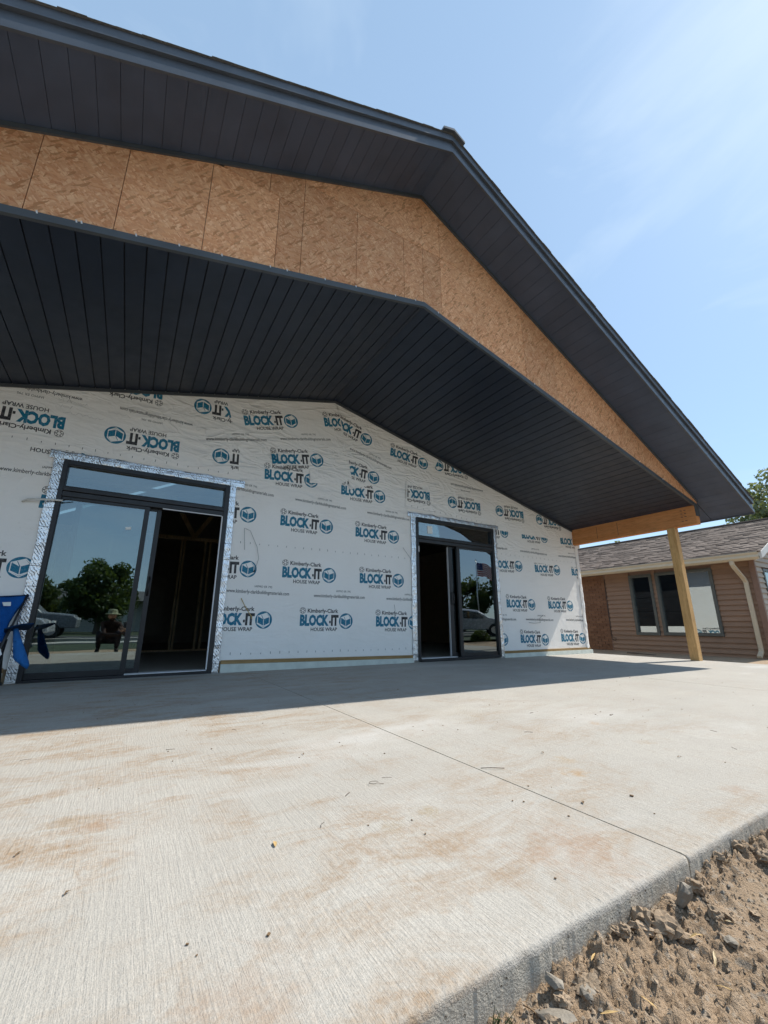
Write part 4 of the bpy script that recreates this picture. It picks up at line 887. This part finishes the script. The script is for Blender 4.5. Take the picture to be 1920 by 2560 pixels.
for k, (x, y, h, c, z) in enumerate([(26.2, -23.4, 1.1, 2.4, 2.0), (30.5, -20.5, 1.3, 2.8, 2.9), (22, -27, 1.0, 2.4, 2.0), (36, -16, 1.2, 3.0, 3.0)]):
    tree('broadleaf_tree', ('dark tree mirrored behind the flagpole in the right door pane', 'tall tree mirrored at the right edge of the right door pane', 'rounded tree across the street left of the flagpole', 'tree farthest right along the street behind the camera')[k], (x, y, -.1), h, (c, 0, z), 40, 6000, LA, .15, 30+k)
def bush(loc, r, seed, label):
    rr = np.random.default_rng(seed); n = 1500; v = rr.normal(size=(n, 3)); v /= np.linalg.norm(v, axis=1)[:, None]; v[:, 2] = np.abs(v[:, 2]); p = v*(rr.random(n)**.4)[:, None]*r+np.array(loc)
    a = rr.normal(size=(n, 3)); a /= np.linalg.norm(a, axis=1)[:, None]; b = np.cross(a, rr.normal(size=(n, 3))); b /= np.linalg.norm(b, axis=1)[:, None]; s = .05
    t = thing('bush', label, 'bush', loc); o = bpy.data.objects.new('foliage', np_mesh('foliage', np.stack([p-a*s, p+b*s*.6, p+a*s, p-b*s*.6], 1).reshape(-1, 3), np.arange(n*4).reshape(-1, 4), LA)); link(o, t)
    MB().tube([loc, (loc[0], loc[1], loc[2]+r*.6)], [.03, .015], 6).build('stem', MAT['bark'], t)
bush((12.6, -7.3, -.1), .42, 9, 'low round bush mirrored beside the car in the right door pane')

# ------------------------------------------------------------------ across the lawn: vehicles, flag, white house (mirrored in the door glass)
def car(name, label, loc, rot, paint, pickup=False):
    t = thing(name, label, 'pickup truck' if pickup else 'car', (0, 0, 0)); Lc = 4.6 if not pickup else 5.4; Wd = .88
    if pickup: prof = [(-2.7, .45), (-2.7, 1.05), (-.55, 1.08), (-.35, 1.75), (.75, 1.78), (1.35, 1.18), (2.5, 1.05), (2.68, .85), (2.68, .45)]
    else: prof = [(-2.3, .35), (-2.28, .85), (-1.95, .98), (-1.35, 1.42), (-.3, 1.48), (.55, 1.38), (1.15, .98), (2.05, .82), (2.28, .62), (2.3, .35)]
    def section(y, sc): return [(x, y, .35+(z-.35)*sc if z > 1.0 else z) for x, z in prof]
    b = MB(); n = len(prof); A, B, C_, D = section(-Wd, .93), section(-Wd*.80, 1.), section(Wd*.80, 1.), section(Wd, .93)
    vs = A+B+C_+D; fs = []
    for s in range(3): fs += [(s*n+i, s*n+n+i, s*n+n+i+1, s*n+i+1) for i in range(n-1)]+[(s*n+n-1, s*n+2*n-1, s*n+n, s*n)]
    fs += [tuple(range(n)), tuple(range(4*n-1, 3*n-1, -1))]
    bo = b.add(vs, fs).build('body', paint, t, bevel=.05)
    gl = [(-1.25, 1.33), (-.32, 1.41), (-.32, .98), (-1.75, .98)], [(-.26, 1.41), (.48, 1.31), (.98, .97), (-.26, .98)]
    if pickup: gl = [(-.36, 1.66), (.68, 1.68), (1.22, 1.17), (-.44, 1.15)],
    for pl in gl:
        for sg in (-1, 1): MB().add([(x, sg*(Wd+.004), z*.965) for x, z in pl], [(0, 1, 2, 3)]).build('side_window', MAT['car_glass'], t)
    for wx in (-1.4 if not pickup else -1.7, 1.42 if not pickup else 1.75):
        for sg in (-1, 1):
            q = MB().tube([(wx, sg*(Wd-.20), .34), (wx, sg*(Wd+.02), .34)], .34, 20).build('wheel', MAT['rubber'], t); MB().tube([(wx, sg*(Wd-.02), .34), (wx, sg*(Wd+.028), .34)], .20, 14).build('rim', MAT['steel'], q)
    for sg in (-1, 1): MB().obox((2.24 if not pickup else 2.66, sg*.62, .70 if not pickup else .85), (.05, 0, 0), (0, .17, 0), (0, 0, .06)).build('headlight', MAT['lamp_glass'], t, bevel=.02)
    for o in [t]: o.location = loc; o.rotation_euler = (0, 0, rot)
    return t
car('parked_car', 'silver car parked across the path, mirrored low in the left door pane', (-4.6, -14.0, -.1), R(0), MAT['car_silver'])
car('pickup_truck', 'grey pickup truck parked on the road behind the silver car', (-4.6, -19.0, -.1), R(0), MAT['car_grey'], True)
car('parked_car', 'pale car parked beside the flagpole, mirrored in the right door pane', (16.8, -12.6, -.1), R(40), MAT['car_silver'])
fx, fy = 20.9, -15.9
fp = thing('flagpole', 'white flagpole on the lawn mirrored in the right door pane', 'flagpole', (fx, fy, -.1))
MB().tube([(fx, fy, -.1), (fx, fy, 2.5), (fx, fy, 4.95)], [.045, .04, .025], 10).build('pole', MAT['steel'], fp, True); MB().tube([(fx, fy, 4.95), (fx, fy, 5.0), (fx, fy, 5.05)], [.02, .06, .02], 10).build('finial', MAT['steel'], fp, True)
fl = thing('flag', 'red, white and blue striped flag hanging from the pole in the right door pane', 'flag', (fx, fy, 3.7))
fd = Vector((.72, .69, 0)); fn_ = Vector((-.69, .72, 0)); FH, FLn = .95, 1.15
def flag_pt(u, v): return Vector((fx, fy, 4.82))+fd*(.05+u*FLn*.86)+fn_*(.09*math.sin(u*9+v*2)*u)+Vector((0, 0, -v*FH-.42*u*u-.05*math.sin(u*7)))
def flag_patch(name, u0, u1, v0, v1, mat, off=0, nu=10, nv=2):
    m = MB(); vs = [flag_pt(u0+(u1-u0)*i/nu, v0+(v1-v0)*j/nv)+fn_*off for j in range(nv+1) for i in range(nu+1)]; fs = [(j*(nu+1)+i, j*(nu+1)+i+1, (j+1)*(nu+1)+i+1, (j+1)*(nu+1)+i) for j in range(nv) for i in range(nu)]
    o = m.add(vs, fs).build(name, mat, fl, True); s = o.modifiers.new('s', 'SOLIDIFY'); s.thickness = .003; return o
for k in range(13): flag_patch('stripe', .4 if k < 7 else 0, 1, k/13, (k+1)/13, MAT['flag_red' if k % 2 == 0 else 'flag_white'])
ca_ = flag_patch('canton', 0, .4, 0, 7/13, MAT['flag_blue'], 0, 6, 4)
for i in range(5):
    for j in range(4):
        cpt = flag_pt(.04+i*.08, .06+j*.13); s_ = .017
        for sg in (-1, 1): MB().add([cpt+fn_*.006*sg+fd*s_*(1 if k % 2 == 0 else .42)*math.cos(k*math.pi/5)+Vector((0, 0, s_*(1 if k % 2 == 0 else .42)*math.sin(k*math.pi/5))) for k in range(10)], [tuple(range(10))]).build('star', MAT['flag_white'], ca_)
wh = thing('house', 'white house with a porch across the street, mirrored in the left door pane', 'house', (-3.2, -36, -.1))
MB().box(-7, 2.2, -40, -34.5, -.1, 2.3).build('wall', MAT['house_white'], wh)
MB().prism_yz([(-40.5, 2.31), (-33.2, 2.31), (-37, 3.3)], -7.4, 2.6).build('roof', MAT['shingle_grey'], wh)
for k in range(6): MB().box(-6.6+k*1.6, -6.48+k*1.6, -33.5, -33.38, -.1, 2.30).build('porch_column', MAT['house_white'], wh)
for k in range(3): MB().box(-6+k*2.8, -5+k*2.8, -34.52, -34.501, .8, 1.9).build('window', MAT['car_glass'], wh)
MB().box(.9, 1.7, -34.52, -34.501, -.1, 1.95).build('door', MAT['brown_trim'], wh)

# ------------------------------------------------------------------ folding camp chair beside the left door
CH = thing('camping_chair', 'blue folding camping chair with black frame standing left of the left sliding door', 'chair', (-1.25, -.45, 0))
chx, chz0 = -1.25, 0.
# local frame: faces -Y, slightly turned; right = +X
def cpt(x, y, z): a = R(8); return (chx+x*math.cos(a)-y*math.sin(a), -.45+x*math.sin(a)+y*math.cos(a), z)
def soft(name, fn, mat, nu=14, nv=14, th=.004, parent=None):
    vs = [fn(i/nu, j/nv) for j in range(nv+1) for i in range(nu+1)]; fs = [(j*(nu+1)+i, j*(nu+1)+i+1, (j+1)*(nu+1)+i+1, (j+1)*(nu+1)+i) for j in range(nv) for i in range(nu)]
    o = MB().add(vs, fs).build(name, mat, parent or CH, True); s = o.modifiers.new('s', 'SOLIDIFY'); s.thickness = th; s.offset = 0; return o
K = MAT['black_steel']
bkx = lambda u, v: (u-.5)*(.56+.22*max(0, (v-.35)/.65)**1.2)
bs = soft('backrest', lambda u, v: cpt(bkx(u, v), .22+.10*v+.05*math.sin(math.pi*u)*(1-v*.6)+.008*math.sin(9*u+5*v)*math.sin(math.pi*v), .42+.46*v-.03*math.sin(math.pi*u)*v), MAT['blue_fabric'])
for pts in ([(u/10, 1) for u in range(11)], [(1, v/10) for v in range(11)], [(0, v/10) for v in range(11)]):
    MB().tube([cpt(bkx(u, v), .22+.10*v+.05*math.sin(math.pi*u)*(1-v*.6), .42+.46*v-.03*math.sin(math.pi*u)*v) for u, v in pts], .008, 6).build('piping', MAT['blue_dark'], bs, True)
soft('seat', lambda u, v: cpt((u-.5)*.56, -.26+.50*v, .43-.05*math.sin(math.pi*u)*math.sin(math.pi*min(1, v+.1))-.02*v), MAT['blue_fabric'])
for sx in (-1, 1):
    MB().tube([cpt(sx*.29, -.29, 0), cpt(sx*.27, -.27, .30), cpt(sx*.33, -.27, .58)], .010, 8).build('leg', K, CH, True)
    MB().tube([cpt(sx*.32, .30, 0), cpt(sx*.28, .24, .40), cpt(sx*.38, .32, .89)], .010, 8).build('leg', K, CH, True)
    MB().tube([cpt(sx*.29, -.29, .03), cpt(sx*.30, .26, .44)], .008, 6).build('brace', K, CH, True); MB().tube([cpt(sx*.30, .28, .03), cpt(sx*.28, -.27, .42)], .008, 6).build('brace', K, CH, True)
    for q in ((sx*.29, -.29), (sx*.32, .30)): MB().tube([cpt(q[0], q[1], 0), cpt(q[0], q[1], .035)], .018, 8).build('foot_cap', K, CH, True)
    ar = soft('armrest', lambda u, v: cpt(sx*(.285+(.20-.08*v)*u), -.32+.57*v, .545+.05*u*(1-v)-.035*math.sin(math.pi*v)+.015*math.sin(math.pi*u)), MAT['blue_dark'], 4, 12, .010)
    if sx > 0:                             # empty cup pouch hanging from the front of the armrest
        pr_ = lambda v: (.016+.052*(1-v))*(1 if v > .12 else .55+.45*v/.12)
        soft('cup_holder', lambda u, v: cpt(.36+.105*(1-v)+pr_(v)*math.cos(2*math.pi*u), -.24+.6*pr_(v)*math.sin(2*math.pi*u)+.004*math.sin(14*u), .55-.33*(1-v)-.03*math.cos(2*math.pi*u)*(1-v)), MAT['blue_pale'], 18, 12, .004)
MB().tube([cpt(-.29, -.29, .04), cpt(.27, -.27, .42)], .008, 6).build('brace', K, CH, True); MB().tube([cpt(.29, -.29, .04), cpt(-.27, -.27, .42)], .008, 6).build('brace', K, CH, True)
MB().tube([cpt(-.32, .30, .04), cpt(.28, .24, .42)], .008, 6).build('brace', K, CH, True); MB().tube([cpt(.32, .30, .04), cpt(-.28, .24, .42)], .008, 6).build('brace', K, CH, True)
MB().add([cpt(.20, .268, .80), cpt(.265, .268, .805), cpt(.27, .266, .765), cpt(.215, .266, .765)], [(0, 1, 2, 3)]).build('logo_patch', MAT['sticker'], bs)
for k in range(3): MB().obox(cpt(.22+.03*k, -.30-.01*k, .37-.012*k), (.02, .004, .008), (0, .0015, .0), (-.01, 0, .026)).build('care_tag', MAT['sticker'], CH)

# ------------------------------------------------------------------ debris on the slab and in the dirt
def on_slab(x, y): return Vector((x, y, slabz(x)+.0015))
def leaf_mesh(L, Wd, curl, seed):
    rr = random.Random(seed); n = 7; vs = []
    for i in range(n):
        t = i/(n-1); w_ = Wd*math.sin(math.pi*(.06+.9*t))**.8; z = curl*math.sin(math.pi*t)+.001
        vs += [(L*(t-.5), -w_, z+curl*.8*rr.random()), (L*(t-.5), 0, z), (L*(t-.5), w_, z+curl*.8*rr.random())]
    fs = [q for i in range(n-1) for q in ((3*i, 3*i+3, 3*i+4, 3*i+1), (3*i+1, 3*i+4, 3*i+5, 3*i+2))]
    return MB().add(vs, fs)
def debris_leaf(x, y, L, Wd, curl, mat, label, group, seed):
    me = leaf_mesh(L, Wd, curl, seed).mesh('dry_leaf', mat, True); o = bpy.data.objects.new('dry_leaf', me); link(o, None, on_slab(x, y)); o.rotation_euler = (0, 0, random.uniform(0, 6.28)); return tag(o, label, 'leaf', group)
GL = 'dry leaf scraps on the slab'
for k, (x, y) in enumerate([(.8, -3.7), (-.03, -4.41), (.51, -2.13), (-.16, -4.14), (1.8, -4.26), (2.3, -4.63), (1.44, -4.71)]): debris_leaf(x, y, random.uniform(.016, .028), random.uniform(.0025, .0045), .003, MAT['dead_leaf'], 'small curled brown leaf scrap lying on the concrete slab', GL, k)
debris_leaf(0.44, -4.44, .030, .005, .003, MAT['straw'], 'small yellowish leaf lying on the sunlit slab left of the joint', None, 77)
def twig(pts, r, label, group=None):
    p0 = Vector(pts[0]); o = MB().tube([on_slab(x, y)+Vector((0, 0, r+z)) for x, y, z in pts], r, 5).build('twig', MAT['twig'], None, True); return tag(o, label, 'twig', group)
for k, (x, y) in enumerate([(.62, -3.06), (.27, -3.3), (-.3, -3.15), (.77, -4.23), (.6, -4.4), (2.7, -4.7), (3.02, -4.49), (2.06, -3.96), (.98, -4.16), (2.51, -3.61)]):
    a = random.uniform(0, 6.28); L = random.uniform(.03, .055); c_, s_ = math.cos(a), math.sin(a)
    twig([(x-c_*L/2, y-s_*L/2, 0), (x+random.uniform(-.004, .004), y+random.uniform(-.004, .004), .0008), (x+c_*L/2, y+s_*L/2, 0)], random.uniform(.0006, .0011), 'thin dark twig lying loose on the concrete slab', 'thin twigs on the slab')
twig([(1.385, -4.27, 0), (1.42, -4.30, .004), (1.47, -4.325, .001)], .0014, 'twig resting across the saw-cut joint of the slab')
twig([(.90+.022*math.cos(t*.7)*(1-.05*t), -4.19+.014*math.sin(t*.7), .004) for t in range(9)]+[(.935, -4.21, 0)], .0009, 'looped dry stem lying on the slab left of the joint')
sp = MB(); rr = random.Random(5)
for k in range(260):
    x, y = rr.uniform(-1.5, 6), rr.uniform(-5.0, -.5); s_ = rr.uniform(.0010, .0024)*(1.6 if rr.random() < .08 else 1); p_ = on_slab(x, y); a = rr.uniform(0, 3)
    sp.obox(p_+Vector((0, 0, s_*.4)), (s_*math.cos(a)*1.5, s_*math.sin(a)*1.5, 0), (-s_*math.sin(a), s_*math.cos(a), 0), (0, 0, s_*.5))
tag(sp.build('grit', MAT['dead_leaf']), 'dark grit and crumbs scattered over the concrete slab', 'grit', kind='stuff')
def gz_at(x, y): return float(ground_z(np.array([x]), np.array([y]))[0])
def rock_mesh(name, seed, mat, flat=1., ang=.35, sub=2):
    bm = bmesh.new(); bmesh.ops.create_icosphere(bm, subdivisions=sub, radius=1.); rr = np.random.default_rng(seed)
    for k in range(7):                     # chop with random planes for an angular stone
        n = rr.normal(size=3); n /= np.linalg.norm(n); d = rr.uniform(.55, .85)
        for v in bm.verts:
            e = v.co.dot(Vector(n))-d
            if e > 0: v.co -= Vector(n)*e*.9
    for v in bm.verts: v.co *= 1+rr.uniform(-ang, ang)*.35; v.co.z *= flat
    me = bpy.data.meshes.new(name); bm.to_mesh(me); bm.free(); me.materials.append(mat); return me
def put(name, me, x, y, s, rot, label, cat, group=None, sink=.3):
    o = bpy.data.objects.new(name, me); link(o, None, (x, y, gz_at(x, y)+s[2]*(1-sink))); o.scale = s; o.rotation_euler = rot; return tag(o, label, cat, group)
dp = lambda x, y: (x*.9, -5.748+(y+5.748)*.9)
stones = [rock_mesh('stone', k, MAT['stone'], .8) for k in range(4)]; clods = [rock_mesh('dirt_clod', 40+k, MAT['clod'], .8, .8, 3) for k in range(5)]
x, y = dp(1.363, -5.043); put('stone', stones[0], x, y, (.030, .016, .042), (.5, .35, .6), 'large grey angular stone standing in the dirt near the slab joint', 'stone')
x, y = dp(1.372, -5.094); put('dirt_clod', clods[1], x+.015, y, (.022, .016, .016), (.2, .1, .4), 'pale clod just right of the large angular stone', 'clod')
x, y = dp(1.214, -4.976); put('dirt_clod', clods[0], x+.0, -5.085, (.034, .022, .024), (.1, .3, 1.), 'largest grey clod heaped against the slab edge', 'clod')
x, y = dp(.815, -5.047); put('stone', stones[1], x, y, (.040, .024, .009), (.2, .25, 2.1), 'flat grey slate lying at the bottom edge of the picture', 'stone')
x, y = dp(.932, -5.028); put('stone', stones[2], x, -5.12, (.030, .020, .012), (.2, .1, .3), 'flat grey stone with rough top beside the slab', 'stone')
x, y = dp(.857, -5.003); put('stone', stones[3], x, -5.09, (.020, .016, .012), (.3, .1, 1.3), 'small grey stone against the slab near the bottom edge', 'stone')
x, y = dp(1.331, -5.148); put('stone', stones[1], x, y, (.020, .013, .011), (.3, .2, .2), 'small tan-grey stone in the open dirt right of the chips', 'stone')
rr = random.Random(12)
for k in range(46):
    x = rr.uniform(.62, 2.2); d = rr.expovariate(9); y = -5.072-d
    s_ = rr.uniform(.006, .015)*(1.9 if d < .08 and rr.random() < .45 else 1); put('dirt_clod', clods[k % 5], x, y, (s_*rr.uniform(.8, 1.5), s_, s_*rr.uniform(.6, .9)), (rr.uniform(-.4, .4), rr.uniform(-.4, .4), rr.uniform(0, 6)), 'small brown soil clod in the dirt beside the slab', 'clod', 'soil clods beside the slab')
gr = MB(); ico = [(math.cos(a)*.9, math.sin(a)*.9, 0) for a in np.linspace(0, 6.283, 6)[:-1]]
for k in range(5200):
    x = rr.uniform(.5, 2.6); d = rr.expovariate(5.5) if rr.random() < .75 else rr.uniform(0, .5); y = -5.066-d
    s_ = rr.uniform(.0014, .0050)*(1.5 if rr.random() < .06 else 1); z = gz_at(x, y) if k < 0 else 0
    gr.v.append((x, y, s_))
XY = np.array(gr.v); gr.v = []; GZ = ground_z(XY[:, 0], XY[:, 1])
for (x, y, s_), z in zip(XY, GZ):
    a = rr.uniform(0, 6.28); c_, q_ = math.cos(a)*s_, math.sin(a)*s_; e = rr.uniform(.6, 1.4)
    gr.add([(x+c_*e, y+q_*e, z), (x-q_, y+c_, z), (x-c_*e, y-q_*e, z), (x+q_, y-c_, z), (x+rr.uniform(-.4, .4)*s_, y+rr.uniform(-.4, .4)*s_, z+s_*rr.uniform(.6, 1.1))], [(0, 1, 4), (1, 2, 4), (2, 3, 4), (3, 0, 4)], 0 if rr.random() < .93 else 1)
tag(gr.build('gravel', [MAT['clod'], MAT['stone']]), 'fine soil crumbs and grit strewn over the dirt beside the slab', 'gravel', kind='stuff')
CHIP = [(.988, -5.02), (1.032, -5.049), (1.248, -5.041), (.99, -5.133), (1.267, -5.102), (1.243, -5.146), (.788, -4.99), (1.251, -5.013), (.91, -5.1), (1.4, -5.12), (1.1, -5.08), (1.5, -5.02), (1.15, -5.2), (.86, -5.13)]
for k, (x, y) in enumerate(CHIP):
    x, y = dp(x, y); y = min(y, -5.09); L = rr.uniform(.012, .024); a = rr.uniform(.3, 2.8); me = leaf_mesh(L*2, rr.uniform(.0012, .0032), rr.uniform(.001, .004), k).mesh('wood_chip', MAT[('straw', 'straw_pale', 'dead_leaf', 'straw')[k % 4]])
    put('wood_chip', me, x, y, (1, 1, 1), (rr.uniform(-.3, .3), rr.uniform(-.35, .35), a), 'thin straw-coloured wood chip lying on the dirt beside the slab', 'wood chip', 'wood chips on the dirt', sink=1).location.z += .006
for k in range(3):
    x = (.63, .645, 2.02)[k]; y = (-5.075, -5.09, -5.3)[k]; z = gz_at(x, y); b = MB()
    for j in range(5): b.tube([(x, y, z-.005), (x+rr.uniform(-.01, .01), y+rr.uniform(-.01, .0), z+.015), (x+rr.uniform(-.015, .015), y-rr.uniform(0, .015), z+rr.uniform(.02, .04))], [.0012, .001, .0003], 4)
    tag(b.build('grass_tuft', MAT['leaf_a']), ('short grass sprig against the slab at the bottom edge', 'second grass sprig just in front of the one against the slab', 'grass sprig in the open dirt at the right edge')[k], 'grass')

# ------------------------------------------------------------------ the person taking the picture (mirrored in the left door pane)
PZ = -.07
def skin_chain(name, verts, edges, mat, parent, sub=2):
    me = bpy.data.meshes.new(name); me.from_pydata([v[:3] for v in verts], edges, []); me.materials.append(mat)
    o = bpy.data.objects.new(name, me); link(o, parent); sk = o.modifiers.new('skin', 'SKIN'); sk.use_smooth_shade = True
    for i, v in enumerate(verts):
        r_ = v[3]; me.skin_vertices[0].data[i].radius = (r_, r_) if not isinstance(r_, tuple) else r_
    me.skin_vertices[0].data[0].use_root = True
    s = o.modifiers.new('sub', 'SUBSURF'); s.levels = s.render_levels = sub; return o
PX, PY = -.30, -6.42
PE = thing('person', 'person crouching with a phone, in dark trousers, dark reddish shirt and pale brimmed hat', 'person', (PX, PY, PZ))
pv = [(PX, PY, .20, .15), (PX, PY+.05, .40, .14), (PX, PY+.12, .58, .15), (PX+.01, PY+.15, .66, .055), (PX+.01, PY+.19, .72, .075), (PX+.01, PY+.21, .79, .085), (PX+.01, PY+.20, .85, .07)]
pe = [(0, 1), (1, 2), (2, 3), (3, 4), (4, 5), (5, 6)]
def limb(start, pts):
    prev = start
    for q in pts: pv.append(q); pe.append((prev, len(pv)-1)); prev = len(pv)-1
    return prev
for sx in (-1, 1):
    limb(0, [(PX+sx*.13, PY+.08, .20, .085), (PX+sx*.20, PY+.34, .40, .062), (PX+sx*.19, PY+.20, .16, .05), (PX+sx*.18, PY+.13, PZ+.07, .038), (PX+sx*.20, PY+.28, PZ+.045, .04)])
hr = limb(2, [(PX+.17, PY+.14, .58, .062), (PX+.30, PY+.30, .36, .046), (*(CAM-fw*.13-up*.25+rt*.05), .034), (*(CAM-fw*.08-up*.205+rt*.045), .028)])
hl = limb(2, [(PX-.17, PY+.14, .58, .062), (PX-.10, PY+.34, .34, .046), (*(CAM-fw*.13-up*.25-rt*.06), .034), (*(CAM-fw*.08-up*.205-rt*.05), .028)])
skin_chain('body', pv, pe, MAT['cloth_red'], PE)
tv = [(PX, PY, .21, .165), (PX, PY+.03, .30, .16)]; te = [(0, 1)]
for sx in (-1, 1):
    b = len(tv); tv += [(PX+sx*.13, PY+.08, .20, .097), (PX+sx*.20, PY+.345, .40, .072), (PX+sx*.19, PY+.20, .16, .062), (PX+sx*.18, PY+.14, PZ+.10, .052)]; te += [(0, b), (b, b+1), (b+1, b+2), (b+2, b+3)]
skin_chain('trousers', tv, te, MAT['cloth_dark'], PE)
for sx in (-1, 1): skin_chain('shoe', [(PX+sx*.18, PY+.08, PZ+.045, .042), (PX+sx*.19, PY+.19, PZ+.042, .044), (PX+sx*.205, PY+.31, PZ+.035, .036)], [(0, 1), (1, 2)], MAT['rubber'], PE)
hv = [(PX+.01, PY+.175, .70, .06), (PX+.01, PY+.215, .745, .08), (PX+.01, PY+.215, .80, .092), (PX+.01, PY+.205, .85, .082), (PX+.01, PY+.30, .765, .013), (PX+.01, PY+.318, .750, .012), (PX-.085, PY+.20, .765, .018), (PX+.105, PY+.20, .765, .018)]
skin_chain('head', hv, [(0, 1), (1, 2), (2, 3), (1, 4), (4, 5), (1, 6), (1, 7)], MAT['skin'], PE)
for sx in (-1, 1): MB().tube([(PX+.01+sx*.033, PY+.295, .785), (PX+.01+sx*.033, PY+.306, .785)], [.012, .006], 8).build('eye', MAT['phone_black'], PE, True)
MB().obox((PX+.01, PY+.293, .715), (.022, 0, 0), (0, .006, 0), (0, 0, .004)).build('mouth', MAT['cloth_red'], PE)
def lathe(prof, c, mat, nm, parent, n=24):
    vs = [(c[0]+r_*math.cos(2*math.pi*k/n), c[1]+r_*math.sin(2*math.pi*k/n), c[2]+z) for r_, z in prof for k in range(n)]
    fs = [(j*n+k, j*n+(k+1) % n, (j+1)*n+(k+1) % n, (j+1)*n+k) for j in range(len(prof)-1) for k in range(n)]
    o = MB().add(vs, fs).build(nm, mat, parent, True); s = o.modifiers.new('s', 'SOLIDIFY'); s.thickness = .005; return o
hat = thing('hat', 'pale olive brimmed sun hat worn by the crouching person', 'hat', (PX+.01, PY+.205, .82))
lathe([(.17, -.015), (.155, -.002), (.102, .006), (.098, .05), (.088, .085), (.05, .10), (.001, .104)], (PX+.01, PY+.205, .82), MAT['cloth_hat'], 'crown_and_brim', hat)
def hand(wrist, dirv, palm_n, nm='hand'):
    w_ = Vector(wrist); d = Vector(dirv).normalized(); n = Vector(palm_n); n = (n-d*n.dot(d)).normalized(); s = d.cross(n)
    v = [(*w_, .026), (*(w_+d*.05), .032), (*(w_+d*.085), .030)]; skin_chain('hand', v, [(0, 1), (1, 2)], MAT['skin'], PE)
    for k, (off, L) in enumerate(((-.027, .062), (-.009, .072), (.009, .068), (.026, .052))):
        b = w_+d*.085+s*off; skin_chain('finger', [(*(b-d*.02), .0095), (*(b+d*L*.5+n*.006), .0088), (*(b+d*L*.75+n*.03), .008), (*(b+d*L*.65+n*.05), .007)], [(0, 1), (1, 2), (2, 3)], MAT['skin'], PE, 1)
    b = w_+d*.03-s*.028; skin_chain('thumb', [(*b, .012), (*(b-s*.022+d*.022+n*.012), .0105), (*(b-s*.024+d*.05+n*.026), .0085)], [(0, 1), (1, 2)], MAT['skin'], PE, 1)
hand(CAM-fw*.075-up*.20+rt*.045, up*.9-rt*.1, -fw); hand(CAM-fw*.075-up*.20-rt*.050, up*.9+rt*.1, -fw)
ph = thing('smartphone', 'black smartphone held up by the crouching person', 'phone', tuple(CAM-fw*.03))
pc = CAM-fw*.030; pb = MB().obox(pc-up*.045, rt*.037, up*.074, fw*.0042).build('body', MAT['phone_black'], ph, bevel=.003)
